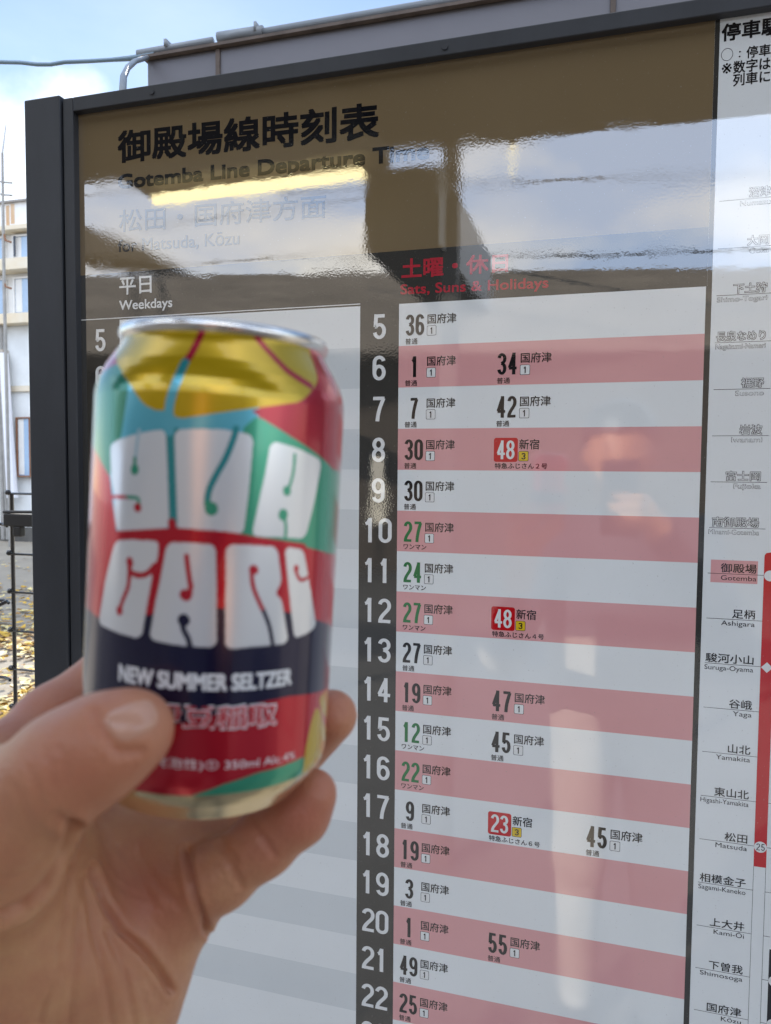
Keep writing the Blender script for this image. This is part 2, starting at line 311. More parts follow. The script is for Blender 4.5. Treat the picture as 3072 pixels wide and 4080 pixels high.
# departures: row, column start (mm), minute, kind
EM = [I_BLACK, I_WTXT, I_GREEN, I_RED, I_YEL, I_DRED]
def entry(h, u, minute, kind):
    v = 45 * (h - 5); p = PR(); ex = kind == 'ex'; col = {'l': 0, 'w': 2, 'ex': 1}[kind]
    if ex: p.rrect(u - 1.8, v + 10.4, u + 23.4, v + 35.8, 2.6, 3, L2)
    x = u + (1.3 if ex else 0.4); b0, b1 = (13.2, 33.0) if ex else (11.6, 34.2); w = 8.9 if ex else 9.7; gap = 9.9 if ex else 11.2
    if len(minute) == 1: x += 5.4
    for j, ch in enumerate(minute):
        xx = x + j * gap
        p.num(ch, xx, v + b0, xx + w, v + b1, 3.5 if not ex else 2.8, 2.9 if not ex else 2.4, col)
    d = '新宿' if ex else '国府津'
    p.text(d, u + 24.8, v + 12.0, u + (45.6 if ex else 56.4), v + 22.6, 0, 0.022)
    bu = u + 24.2
    p.rrect(bu, v + 24.4, bu + 10.4, v + 35.0, 1.3, 0, L2).rrect(bu + .45, v + 24.85, bu + 9.95, v + 34.55, 1.0, 4 if ex else 1, L3)
    p.num('3' if ex else '1', bu + (3.0 if ex else 2.9), v + 26.4, bu + 7.4, v + 33.2, 1.15, 1.05)
    if kind == 'l': p.text('普通', u + 0.2, v + 37.2, u + 14.0, v + 43.6, 0, 0.02)
    elif kind == 'w': p.text('ワンマン', u + 0.4, v + 37.0, u + 26.2, v + 42.4, 0, 0.03)
    else: p.text('特急ふじさん%s号' % {8: '２', 12: '４', 17: '６'}[h], u - 0.6, v + 37.0, u + 54.2, v + 43.0, 0, 0.03)
    sub('departure_entry', p, EM)
U1, U2, U3 = 7.2, 107.6, 209.0
for h, u, m, k in [(5, U1, '36', 'l'), (6, U1, '1', 'l'), (6, U2, '34', 'l'), (7, U1, '7', 'l'), (7, U2, '42', 'l'), (8, U1, '30', 'l'), (8, U2, '48', 'ex'), (9, U1, '30', 'l'), (10, U1, '27', 'w'), (11, U1, '24', 'w'),
                   (12, U1, '27', 'w'), (12, U2, '48', 'ex'), (13, U1, '27', 'l'), (14, U1, '19', 'l'), (14, U2, '47', 'l'), (15, U1, '12', 'w'), (15, U2, '45', 'l'), (16, U1, '22', 'w'), (17, U1, '9', 'l'), (17, U2, '23', 'ex'), (17, U3, '45', 'l'),
                   (18, U1, '19', 'l'), (19, U1, '3', 'l'), (20, U1, '1', 'l'), (20, U2, '55', 'l'), (21, U1, '49', 'l'), (22, U1, '25', 'l')]: entry(h, u, m, k)
# route map column
p = PR(); p.text('停車駅', 316.9, -246.4, 368.5, -229.8, 0, 0.055); sub('route_title', p, I_BLACK)
p = PR(); p.ring(322.3, -217.6, 5.2, 5.9, 0.45, 0, L2)
for v in (-218.6, -214.2): p.disc(333.4, v, 0.8, 0.8, 0, L2)
p.text('停車', 339.1, -222.4, 360.0, -211.4, 0, 0.03).text('※', 318.0, -209.6, 326.8, -200.0, 0, 0.006).text('数字は', 328.1, -210.6, 360.3, -198.8, 0, 0.03).text('列車に', 328.2, -198.6, 360.3, -187.0, 0, 0.03)
sub('route_note', p, I_BLACK)
ST = [('沼津', 'Numazu', -80.8, 345.2, 338.0, 1), ('大岡', 'Ōoka', -35.6, 345.1, 347.6, 1), ('下土狩', 'Shimo-Togari', 9.1, 334.2, 320.1, 1), ('長泉なめり', 'Nagaizumi-Nameri', 54.3, 320.3, 320.1, 1), ('裾野', 'Susono', 99.5, 343.9, 339.2, 1), ('岩波', 'Iwanami', 144.5, 343.7, 337.0, 1),
      ('富士岡', 'Fujioka', 189.5, 332.9, 340.4, 1), ('南御殿場', 'Minami-Gotemba', 234.6, 321.8, 319.1, 1), ('御殿場', 'Gotemba', 279.7, 331.3, 331.7, 0), ('足柄', 'Ashigara', 324.6, 343.0, 333.2, 0), ('駿河小山', 'Suruga-Oyama', 369.6, 320.0, 319.2, 0), ('谷峨', 'Yaga', 414.5, 342.8, 346.5, 0),
      ('山北', 'Yamakita', 459.6, 343.2, 332.5, 0), ('東山北', 'Higashi-Yamakita', 504.7, 331.9, 319.4, 0), ('松田', 'Matsuda', 549.5, 342.8, 334.7, 0), ('相模金子', 'Sagami-Kaneko', 594.5, 321.0, 320.0, 0), ('上大井', 'Kami-Ōi', 639.4, 331.7, 335.6, 0), ('下曽我', 'Shimosoga', 684.1, 332.0, 324.0, 0), ('国府津', 'Kōzu', 728.6, 331.4, 345.0, 0)]
for kj, rm, v, uk, ur, hollow in ST:
    p = PR(); ri = 364.4 if hollow else 363.6
    desc = any(c in rm for c in 'gjpqy'); up = 'Ō' in rm or 'ō' in rm
    r0, r1 = v + 1.5 - (1.4 if 'Ō' in rm else 0), v + (7.8 if desc else 6.3)
    if hollow:
        p.text(kj, uk, v - 11.0, ri, v - 1.0, 0, 0.085, L3).text(kj, uk + .42, v - 10.58, ri - .42, v - 1.42, 1, 0.0, L4)
        p.text(rm, ur, r0, ri, r1, 0, 0.06, L3).text(rm, ur + .32, r0 + .32, ri - .32, r1 - .32, 1, 0.0, L4)
    else:
        if rm == 'Gotemba': p.rect(322.2, 266.2, 364.6, 288.6, 2, L1)
        p.text(kj, uk, v - 10.3, ri, v - 1.2, 0, 0.022).text(rm, ur, r0, ri, r1, 0, 0.0)
    p.rect(319.5, v - .22, 370.0, v + .22, 0, L2)
    sub('station_name', p, [I_BLACK, I_WHITE, I_PINK])
p = PR()
p.poly([(370.0, 570), (381.3, 570), (381.3, 257.2), (375, 257.2), (371.6, 258.0), (370.3, 259.8), (370.0, 262)], 0, L3)
p.rect(370.0, 570, 370.3, 760, 1, L3).rect(381.0, 570, 381.3, 760, 1, L3)
p.disc(375.9, 280.0, 5.6, 5.3, 2, L4).poly([(370.4, 370), (375.6, 375.2), (380.9, 370), (375.6, 364.8)], 2, L4).disc(375.6, 549.8, 5.7, 5.6, 2, L4)
p.num('2', 371.9, 546.4, 375.2, 553.2, .75, .75, 1, L5).num('5', 376.2, 546.4, 379.5, 553.2, .75, .75, 1, L5)
for v in [594.5, 639.4, 684.1, 728.6, 549.5, 504.7]: p.rect(381.3, v - .22, 387, v + .22, 1, L2)
p.rect(387, 652, 398.3, 760, 1, L3).disc(392.6, 684.1, 5.6, 5.5, 2, L4).disc(392.6, 728.6, 5.6, 5.5, 2, L4)
sub('route_line', p, [I_RED, I_BLACK, I_WTXT])

# ------------------------------------------------------------------ ground and leaves
M_ASPH = mat('asphalt', (0.40, 0.345, 0.27), rough=0.9, noise=0.35, nscale=1.1, rgb2=(0.29, 0.255, 0.205), bump=0.4, bscale=70)
t = M_ASPH.node_tree
gm = MB().quad((-400, -400, 0), (400, -400, 0), (400, 400, 0), (-400, 400, 0)).build('ground', M_ASPH); tag(gm, kind='structure')
M_PLAT = mat('platform_paving', (0.12, 0.112, 0.102), rough=0.85, noise=0.2, nscale=3, bump=0.2, bscale=40)
pg = MB().box(-14, 14, -26, -1.2 + 0.9, -0.2, 0.012).build('paving', M_PLAT); tag(pg, kind='structure')
lm = MB()
for i in range(3200):
    if i < 2600: d = RNG.triangular(4.2, 4.6, 8.0) if i % 4 else RNG.uniform(4.2, 9.5); px = RNG.uniform(-160, 150)
    else: d = RNG.uniform(5, 14); px = RNG.uniform(-700, 400)
    p = at(px, 1106, d); x, y = p.x, p.y
    if math.sin(x * 2.1 + 1) * math.sin(y * 1.7 + x) < -0.25 and i % 4: continue
    s = RNG.uniform(0.025, 0.06); a = RNG.uniform(0, 6.28); ca, sa = math.cos(a), math.sin(a); z = 0.016 + RNG.uniform(0, .012); tl = RNG.uniform(-.02, .03)
    pts = [(-s, 0, 0.0), (-.3 * s, -.55 * s, tl * .5), (.6 * s, -.45 * s, tl), (s, 0, tl * .6), (.6 * s, .45 * s, -tl * .3 + .008), (-.3 * s, .55 * s, .010)]
    lm.add([(x + u * ca - v * sa, y + u * sa + v * ca, z + abs(w)) for u, v, w in pts], [(0, 1, 2, 3), (0, 3, 4, 5)], int(RNG.integers(0, 3)))
LM = [mat('yellow_leaf', (0.72, 0.44, 0.05), rough=0.6, noise=0.3, nscale=30), mat('pale_leaf', (0.75, 0.62, 0.28), rough=0.6, noise=0.3, nscale=30), mat('brown_leaf', (0.34, 0.19, 0.06), rough=0.7, noise=0.3, nscale=30)]
tag(lm.build('fallen_leaves', LM), 'yellow fallen leaves scattered on the ground beyond the fence', 'leaves', kind='stuff')

# ------------------------------------------------------------------ far house
HY = 12.3
house = empty('house', (-16, HY, 0)); tag(house, 'shabby white two storey house with rust stains and blue windows, left of the board', 'house')
M_WALL = mat('house_paint', (0.80, 0.79, 0.76), rough=0.8, noise=0.16, nscale=1.6, bump=0.15, bscale=20)
M_CREAM = mat('cream_ledge', (0.76, 0.72, 0.62), rough=0.8, noise=0.5, nscale=1.3, rgb2=(0.70, 0.57, 0.38))
M_RUST = mat('rust_streak', (0.46, 0.20, 0.05), rough=0.9, noise=0.6, nscale=2.2, rgb2=(0.72, 0.60, 0.44), stretch=(1.2, 1, 0.25))
M_GLASS = mat('blue_window', (0.32, 0.46, 0.64), rough=0.12, noise=0.3, nscale=0.8, coat=0.6)
M_DARKG = mat('dark_recess', (0.05, 0.06, 0.08), rough=0.5)
M_CORR = mat('corrugated_sheet', (0.80, 0.82, 0.82), rough=0.55, noise=0.10, nscale=2.5)
M_BROWN = mat('brown_frame', (0.26, 0.12, 0.06), rough=0.6, noise=0.3, nscale=8)
M_PIPE = mat('grey_pipe', (0.34, 0.33, 0.31), rough=0.6, noise=0.3, nscale=6); M_WPIPE = mat('white_pipe', (0.82, 0.83, 0.88), rough=0.45, noise=0.05, nscale=8)
def hx(px, py=900): return atY(px, py, HY).x
def hz(py, px=40): return atY(px, py, HY).z
xr = hx(64) + 0.55; xl = xr - 13
zt, z_a, z_b, z_c, z_d, z_e = hz(444), hz(494), hz(503), hz(566), hz(590), hz(682); z_f = hz(703)
MB().box(xl, xr, HY + 0.05, HY + 9, z_f, zt - 0.02).build('wall', M_WALL, house)
fac = MB(); n = 260                                              # corrugated lower storey
for k in range(n):
    x0 = xl + (xr - xl) * k / n; x1 = xl + (xr - xl) * (k + .5) / n; x2 = xl + (xr - xl) * (k + 1) / n
    for za, zb in ((0.02, hz(836) - .03), (hz(833), z_f)):
        fac.add([(x0, HY + .03, za), (x1, HY, za), (x2, HY + .03, za), (x0, HY + .03, zb), (x1, HY, zb), (x2, HY + .03, zb)], [(0, 1, 4, 3), (1, 2, 5, 4)])
fac.box(xl, xr, HY + .06, HY + 8.9, 0.02, z_f - .01)
fac.build('corrugated_wall', M_CORR, house)
MB().box(xl, xr, HY - .05, HY + .02, hz(846), hz(834)).build('joint_strip', M_CREAM, house)
MB().box(xl - .1, xr + .1, HY - .16, HY + .04, z_a, zt).build('parapet', M_WALL, house)
MB().box(xl - .15, xr + .15, HY - .22, HY + 9.1, zt, zt + 0.04).build('roof', mat('roof_cap', (0.30, 0.28, 0.26), rough=0.8, noise=.2, nscale=3), house)
for xa_, xb_, q0, q1 in ((34, 41, .03, .04), (44, 52, .05, .02), (-40, -22, .05, .02)): MB().box(hx(xa_), hx(xb_), HY - .164, HY - .150, z_a + q0, zt - q1).build('rust_stain', M_RUST, house)
MB().box(xl - .1, xr + .1, HY - .24, HY + .04, z_b, z_a).build('ledge', M_CREAM, house)
MB().box(xl - .1, xr + .1, HY - .30, HY + .04, z_d, z_c).build('ledge', M_CREAM, house)
MB().box(xl - .1, xr + .1, HY - .26, HY + .04, z_f, z_e).build('ledge', M_CREAM, house)
MB().box(hx(-20), hx(12), HY - .264, HY - .24, z_f + .03, z_e - .08).build('rust_stain', M_RUST, house)
def window(x0, x1, z0, z1, fm, dark=False, d=0.0):
    w = 0.03
    f = MB().box(x0, x1, HY - .06 - d, HY + .045, z0, z0 + w).box(x0, x1, HY - .06 - d, HY + .045, z1 - w, z1).box(x0, x0 + w, HY - .055 - d, HY + .045, z0 + w, z1 - w).box(x1 - w, x1, HY - .055 - d, HY + .045, z0 + w, z1 - w).box((x0 + x1) / 2 - w / 2, (x0 + x1) / 2 + w / 2, HY - .05 - d, HY + .045, z0 + w, z1 - w).build('window', fm, house)
    MB().box(x0 + w, x1 - w, HY - .02 - d, HY + .02 - d, z0 + w, z1 - w).build('pane', M_GLASS if not dark else M_DARKG, f)
    MB().box(x0 + w + .01, x0 + w + (x1 - x0) * .22, HY - .024 - d, HY - .0205 - d, z0 + w + .02, z1 - w - .01).build('curtain', M_WALL, f)
for a, bb in ((-150, -95), (-72, 18), (37, 104)):
    window(hx(a), hx(bb), hz(563), hz(509), M_WALL); window(hx(a), hx(bb), hz(680), hz(600), M_WALL)
MB().box(hx(42.5), hx(46), HY - .09, HY - .07, hz(556), hz(512)).build('window_gap', M_DARKG, house)
window(hx(42), hx(100), hz(1030), hz(902), M_BROWN, d=.06)
window(hx(-90), hx(-30), hz(1030), hz(902), M_BROWN, d=.06)
MB().tube([(hx(14), HY - .12, z_f), (hx(14), HY - .12, hz(850)), (hx(16), HY - .18, hz(870)), (hx(17), HY - .18, 0.05)], 0.05).build('drainpipe', M_PIPE, house)
MB().box(hx(15.5), hx(25), HY - .22, HY - .05, hz(850), hz(757)).build('meter_box', mat('meter_box', (0.46, 0.40, 0.33), rough=.6, noise=.2, nscale=6), house)
MB().tube([(hx(28), HY - .22, hz(766)), (hx(41), HY - .22, hz(1075))], [0.085, 0.11]).build('downpipe', M_WPIPE, house)
MB().tube([(hx(21), HY - .2, hz(850)), (hx(27), HY - .2, 0.05)], 0.03).build('drainpipe', M_PIPE, house)
MB().box(xl, xr, HY - .07, HY + .02, 0.0, .30).build('plinth', mat('dark_plinth', (.13, .125, .115), rough=.9, noise=.4, nscale=3), house)
MB().box(hx(-14), hx(-2), HY - .05, HY - .002, hz(1010), hz(890)).build('stain', mat('grey_stain', (.50, .50, .48), rough=.9, noise=.5, nscale=5), house)
# slim mast beside the house
mast = empty('antenna_mast', tuple(atY(5, 445, HY - 1.0) * 1.0)); ml = mast.location.copy(); mast.location = (ml.x, ml.y, 0)
tag(mast, 'slim grey antenna mast rising beside the rusty white house', 'mast'); yM = HY - 1.0
def mp_(px, py): return atY(px, py, yM)
MB().tube([(mp_(8, 445).x, yM, 0.0), mp_(9, 620), mp_(7, 480), mp_(5, 330)], [.03, .03, .026, .022]).build('pole', M_PIPE, mast)
MB().tube([mp_(5, 331), mp_(13, 268)], [.02, .012]).build('whip', mat('whip_grey', (.5, .52, .55), rough=.5), mast)
for y in (393, 420): MB().tube([mp_(-8, y - 4), mp_(4, y), mp_(26, y + 2)], .018).build('crossarm', M_PIPE, mast)
for y0 in (505, 605): MB().tube([mp_(8, y0), mp_(12, y0 + 14), mp_(24, y0 + 18)], .02).build('bracket', M_BROWN, mast)

# ------------------------------------------------------------------ wire fence at the left
M_WIRE = mat('black_coated_wire', (0.018, 0.017, 0.016), rough=0.25, coat=0.6)
fence = empty('wire_fence', tuple((at(26, 1500, 1.95) * 1).xy) + (0,)); tag(fence, 'black welded wire fence panel standing left of the dark board post', 'fence')
fd = 1.95; a0 = at(25, 1064, fd); fyy = a0.y; fx0 = a0.x; xe = fx0 + 1.35
def fz(py): return atY(25, py, fyy).z
for k, x in enumerate([fx0 + 0.05 * 0] + [fx0 + 0.34 * q for q in range(1, 5)]): MB().tube([(x, fyy, 0.0), (x, fyy, fz(1064))], 0.0042 if k else .0052, 8).build('upright_wire', M_WIRE, fence)
for py in (1066, 1122, 1196, 1278, 1361, 1443, 1525, 1606, 1688, 1770): 
    z = fz(py); MB().tube([(fx0 - .006, fyy - .007, z), (xe, fyy - .007, z + .002)], 0.0030, 8).ball((fx0 - .004, fyy - .008, z + .003), .0075, sx=1.1).build('cross_wire', M_WIRE, fence)
lz = fz(1108)
lt = MB().box(fx0 + .004, fx0 + .098, fyy - .035, fyy - .012, lz - .032, lz, bev=.003).box(fx0 + .030, fx0 + .055, fyy - .033, fyy - .014, lz - .058, lz - .031, bev=.004).tube([(fx0 + .002, fyy - .03, lz + .004), (fx0 + .1, fyy - .03, lz + .006)], .004, 8)
lt.build('latch', mat('latch_black', (.02, .018, .016), rough=.5), fence)
gate = empty('wire_gate', (fx0 - .5, fyy + .01, 0)); tag(gate, 'black wire gate hooked to the fence at the photo\'s left edge', 'gate')
for py in (1133, 1299, 1465, 1630): MB().tube([(fx0 - .9, fyy, fz(py) + .006), (fx0 - .03, fyy, fz(py)), (fx0 - .012, fyy - .004, fz(py) - .004)], .0042, 8).build('cross_wire', M_WIRE, gate)
for k in range(1, 4): MB().tube([(fx0 - .3 * k, fyy + .006, 0), (fx0 - .3 * k, fyy + .006, fz(1133))], .005, 8).build('upright_wire', M_WIRE, gate)
MB().tube([(fx0 - .06, fyy - .01, fz(1299)), (fx0 - .035, fyy - .02, fz(1308)), (fx0 - .008, fyy - .012, fz(1297))], .005, 8).build('hook', M_WIRE, gate)

# ------------------------------------------------------------------ metal fascia behind the board, its conduit and the cable
FY = 0.62
fas = empty('metal_fascia', (0.6, FY, 0)); tag(fas, 'grey metal panelled box fascia rising just behind the top of the board', 'fascia')
M_FAS = mat('grey_lilac_metal', (0.175, 0.168, 0.185), rough=0.5, noise=0.12, nscale=2.2, bump=0.05, bscale=30)
M_SEAM = mat('rusty_seam', (0.15, 0.115, 0.095), rough=0.8, noise=.4, nscale=20)
x0f = atY(316, 160, FY).x; ztf = atY(316, 131, FY).z; xe_ = 3.2; j1 = atY(472, 150, FY).x; j2 = atY(1325, 8, FY).x
ed = [x0f, j1, j2, j2 + (j2 - j1), xe_ + .4]
for i in range(len(ed) - 1): MB().box(ed[i] + .0025, ed[i + 1] - .0025, FY, FY + .5, 1.55, ztf, bev=.003).build('fascia_panel', M_FAS, fas)
for j in ed[1:-1]: MB().box(j - .0045, j + .0045, FY - .004, FY + .02, 1.56, ztf - .002).build('joint_strip', M_SEAM, fas)
MB().box(x0f - .004, ed[-1], FY - .012, FY + .51, ztf, ztf + .006).build('drip_edge', M_SEAM, fas)
for xx in (x0f + .1, ed[-1] - .1): MB().box(xx - .04, xx + .04, FY + .2, FY + .28, 0, 1.56).build('leg', M_FAS, fas)
M_COND = mat('pale_conduit', (0.27, 0.29, 0.31), rough=0.4, noise=0.1, nscale=20)
cz = ztf + .017; cd = MB(); 
cd.tube([(x0f - .02, FY, cz), (j1 - .012, FY, cz)], .0075).tube([(j1 + .0, FY, cz + .004), (j1 + .10, FY, cz + .002)], .011).tube([(j1 + .10, FY, cz), (ed[-1], FY, cz)], .0075)
cd.box(j1 + .085, j1 + .090, FY - .012, FY + .012, cz, cz + .017).box(x0f + .05, x0f + .056, FY - .012, FY + .012, cz, cz + .014)
tag(cd.build('conduit', M_COND, smooth=True), 'pale conduit pipe running along the top of the grey fascia', 'conduit')
M_CAB = mat('blue_grey_cable', (0.20, 0.29, 0.36), rough=0.4, noise=0.15, nscale=30)
pc = [atY(x, y, FY) for x, y in ((-260, 122), (-120, 131), (0, 134), (45, 135), (80, 139), (110, 139), (140, 134), (190, 132), (240, 129), (280, 126), (310, 122), (335, 119))]
tag(MB().tube(pc, [.0042] * 9 + [.0055, .0062, .007], 12).build('cable', M_CAB, smooth=True), 'blue grey cable sagging across the sky into the fascia conduit', 'cable')
FYb = 0.02; ca_ = [(atY(318, 124, FY - .01)), atY(292, 132, FY * .8), atY(276, 146, FY * .55), atY(267, 165, FY * .32), Vector((atY(262, 186, .03).x, .03, zt_rail - .004))]
tag(MB().tube(ca_, .0050, 10).build('cable', M_COND, smooth=True), 'short pale cable curving down from the conduit to the board top', 'cable')

# ------------------------------------------------------------------ behind the photographer (seen mirrored in the film)
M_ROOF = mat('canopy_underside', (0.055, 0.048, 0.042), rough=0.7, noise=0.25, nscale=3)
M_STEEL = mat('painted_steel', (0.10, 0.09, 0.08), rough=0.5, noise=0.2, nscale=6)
ZC = 2.85
e0 = mirZ(165, 402, ZC); e1 = mirZ(1000, 283, ZC); e2 = mirZ(1666, 246, ZC)
dd = (e2 - e0); A_ = e0 - dd * 1.2; B_ = e2 + dd * 1.2
canopy = empty('platform_canopy', (e1.x, e1.y, 0)); tag(canopy, 'dark platform canopy mirrored across the top of the board', 'canopy')
YB = CANOPY_BACK = -1.0
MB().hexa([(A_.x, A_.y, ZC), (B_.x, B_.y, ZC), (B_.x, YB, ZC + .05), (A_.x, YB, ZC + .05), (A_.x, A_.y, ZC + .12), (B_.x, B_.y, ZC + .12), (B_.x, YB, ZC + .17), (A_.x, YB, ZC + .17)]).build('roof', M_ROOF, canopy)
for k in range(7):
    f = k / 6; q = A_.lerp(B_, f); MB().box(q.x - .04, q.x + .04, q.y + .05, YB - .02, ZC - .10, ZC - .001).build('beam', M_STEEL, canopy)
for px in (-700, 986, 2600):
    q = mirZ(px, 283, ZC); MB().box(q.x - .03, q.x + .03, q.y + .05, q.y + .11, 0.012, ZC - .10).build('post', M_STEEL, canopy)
# tube lamp
M_TUBE = mat('lit_tube', (1, 1, 1), emit=(1.0, 0.84, 0.42), estr=3.6); M_FIX = mat('lamp_fixture', (0.09, 0.08, 0.065), rough=.5, noise=.1)
ZL = 2.55; l0 = mirZ(335, 432, ZL); l1 = mirZ(785, 375, ZL)
lamp = empty('glow_tube', tuple((l0 + l1) / 2)); tag(lamp, 'long lit fluorescent lamp mirrored under the English title', 'lamp')
MB().tube([l0, l1], .021, 10).build('tube', M_TUBE, lamp)
ext = (l1 - l0).normalized() * .07
MB().slab(l0 - ext + Vector((0, 0, .07)), l1 + ext + Vector((0, 0, .07)), (0, 0, 1), .16, .06).build('housing', M_FIX, lamp)
for f in (.15, .85): q = l0.lerp(l1, f); MB().box(q.x - .01, q.x + .01, q.y - .01, q.y + .01, q.z + .10, ZC).build('hanger', M_FIX, lamp)
v0 = mirY(1108, 380, -2.3); v1 = mirY(1108, 276, -2.3)  # emitting rod added for a thin bright upright line of unknown source
vl = empty('glow_tube', tuple(v1)); tag(vl, 'thin upright glowing rod mirrored right of the title', 'lamp')
MB().tube([v0, v1], .0045, 8).build('tube', M_TUBE, vl); MB().box(v1.x - .012, v1.x + .012, v1.y - .012, v1.y + .012, v1.z, ZC + .01).build('hanger', M_FIX, vl)
# hanging sign box
YS = -1.9; s0 = mirY(787, 545, YS); s1 = mirY(947, 352, YS)
sg = empty('hanging_sign', ((s0.x + s1.x) / 2, YS, s0.z)); tag(sg, 'dark boxy hanging sign mirrored in the middle of the brown title band', 'sign')
M_SGD = mat('sign_dark', (0.030, 0.026, 0.020), rough=.5, noise=.1); M_SGL = mat('sign_lit_side', (0.85, 0.85, 0.83), rough=.5, noise=.1)
xs0, xs1, zs0, zs1 = min(s0.x, s1.x), max(s0.x, s1.x), s0.z, s1.z
MB().box(xs0, xs1, YS - 1.2, YS, zs0, zs1, bev=.006).build('sign_box', M_SGD, sg)
MB().box(xs1 + .001, xs1 + .012, YS - 1.19, YS - .01, zs0 + .01, zs1 - .01).build('lit_side', M_SGL, sg)  # pale colour paints in the light falling on this side of the box
for xx in (xs0 + .05, xs1 - .05): MB().box(xx - .012, xx + .012, YS - .62, YS - .58, zs1, ZC + .02).build('hanger', M_STEEL, sg)
# shelter roof with two slanted struts at the left
YH = -6.5; h = [mirY(x, y, YH) for x, y in ((120, 462), (300, 532), (345, 565), (120, 548))]
sh_ = empty('shelter_roof', (h[1].x, YH, 0)); tag(sh_, 'dark sloping shelter roof mirrored at the left end of the title band', 'shelter')
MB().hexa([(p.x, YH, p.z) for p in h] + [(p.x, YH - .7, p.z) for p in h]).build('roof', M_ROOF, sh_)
for (xa, ya, xb, yb) in ((268, 535, 290, 610), (318, 555, 352, 625)):
    a, c = mirY(xa, ya, YH - .3), mirY(xb, yb, YH - .3); MB().tube([a, c, (c.x + (c.x - a.x) * .5, c.y, 0.01)], .035).build('strut', M_STEEL, sh_)
# long building across the tracks
YO = -15; zo = 4.3; o0 = mirZ(165, 598, zo); o1 = mirZ(1666, 576, zo); YO = (o0.y + o1.y) / 2 - .7
M_OPP = mat('brown_wall', (0.085, 0.065, 0.05), rough=.8, noise=.3, nscale=1.5); M_LIT = mat('streak_glow', (.9, .85, .7), emit=(1.0, .86, .66), estr=0.75)
opp = empty('station_building', ((o0.x + o1.x) / 2, YO, 0)); tag(opp, 'long dark brown building mirrored below the sky strip on the board', 'building')
xa, xb = min(o0.x, o1.x) - 14, max(o0.x, o1.x) + 14
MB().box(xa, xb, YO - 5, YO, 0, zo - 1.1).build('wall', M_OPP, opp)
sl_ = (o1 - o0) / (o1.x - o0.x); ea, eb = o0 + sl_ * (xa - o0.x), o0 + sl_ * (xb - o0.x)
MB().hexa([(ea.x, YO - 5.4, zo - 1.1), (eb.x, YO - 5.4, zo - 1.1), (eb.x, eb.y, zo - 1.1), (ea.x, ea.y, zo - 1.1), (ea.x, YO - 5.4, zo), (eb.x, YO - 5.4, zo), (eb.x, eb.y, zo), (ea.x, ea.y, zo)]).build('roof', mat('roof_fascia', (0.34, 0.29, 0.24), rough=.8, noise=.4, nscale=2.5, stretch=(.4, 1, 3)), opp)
for x0, x1, y0, y1 in ((802, 832, 985, 1130),):  # added glowing pane in place of a mirrored yellow streak, no window known
    p, q = mirY(x0, y1, YO + .02), mirY(x1, y0, YO + .02); xx0, xx1 = sorted((p.x, q.x)); fr = MB().box(xx0 - .05, xx1 + .05, YO - .02, YO + .03, max(p.z, .05) - .05, q.z + .05).build('window', M_STEEL, opp)
    w = MB()
    nb = max(1, int((xx1 - xx0) / .22))
    for k in range(nb): w.box(xx0 + (xx1 - xx0) * k / nb + .015, xx0 + (xx1 - xx0) * (k + 1) / nb - .015, YO + .031, YO + .04, max(p.z, .05), q.z)
    w.build('pane', M_LIT, fr)
# overhead line wires
M_CAT = mat('overhead_wire', (0.05, 0.05, 0.05), rough=.5)
def wire(pts, Y, r, lab):
    q = [mirY(x, y, Y) for x, y in pts]; d0 = (q[0] - q[1]) * .5; d1 = (q[-1] - q[-2]) * .3
    tag(MB().tube([q[0] + d0 * 3] + q + [q[-1] + d1 * 3], r, 6).build('overhead_wire', M_CAT), lab, 'wire', 'overhead wires mirrored in the board')
wire(((165, 424), (430, 398)), -9, .010, 'overhead wire mirrored highest on the left of the board')
wire(((1000, 398), (1300, 384), (1666, 379)), -8, .010, 'overhead wire mirrored above the bright cloud on the right')
wire(((560, 458), (760, 432)), -8.5, .009, 'overhead wire mirrored just under the lit lamp')
wire(((1060, 556), (1300, 552), (1666, 538)), -9.5, .014, 'overhead wire mirrored along the bottom of the brown band')
wire(((190, 585), (480, 566), (760, 545)), -9.2, .009, 'overhead wire mirrored above the weekday heading')

# ------------------------------------------------------------------ the can
def c2w(p): return CAMW + AX * (p[0] / 1000) + AY * (p[1] / 1000) + AZ * (p[2] / 1000)
def cdir(p): return (AX * p[0] + AY * p[1] + AZ * p[2]).normalized()
CAN_C = (-46.850, 13.861, 207.762); CAN_AX = (0.05743, -0.99742, -0.04297); CAN_E1 = (-0.99835, -0.05748, 0.0); CAN_E2 = (-0.00247, 0.04290, -0.99908)
zc = cdir(CAN_AX); fc = cdir(CAN_E2); xc = fc.cross(zc).normalized() * -1   # xc: right along the label
xc = -cdir(CAN_E1); fc = cdir(CAN_E2)
can_base = c2w(CAN_C) - zc * 0.061
CM = Matrix((xc, -fc, zc)).transposed().to_4x4(); CM.translation = can_base   # can axes: x right, -y to the viewer, z up
def canp(s, h, r):                                              # label millimetres -> world
    a = s / 33.0; return CM @ Vector((math.sin(a) * r / 1000, -math.cos(a) * r / 1000, h / 1000))
PROF = [(24.2, 0.6), (25, 0), (26.0, 0.5), (27.2, 2.0), (28.5, 3.6), (30.2, 5.6), (31.5, 7.5), (32.3, 9.3), (32.8, 11.2), (33.0, 14), (33.0, 104), (32.85, 105.8), (32.4, 107.8), (31.6, 110.0), (30.4, 112.4), (29.0, 114.6), (27.7, 116.6), (26.9, 118.0), (26.6, 119.0)]
def prof_at(h): return np.interp(h, [p[1] for p in PROF[1:]], [p[0] for p in PROF[1:]])
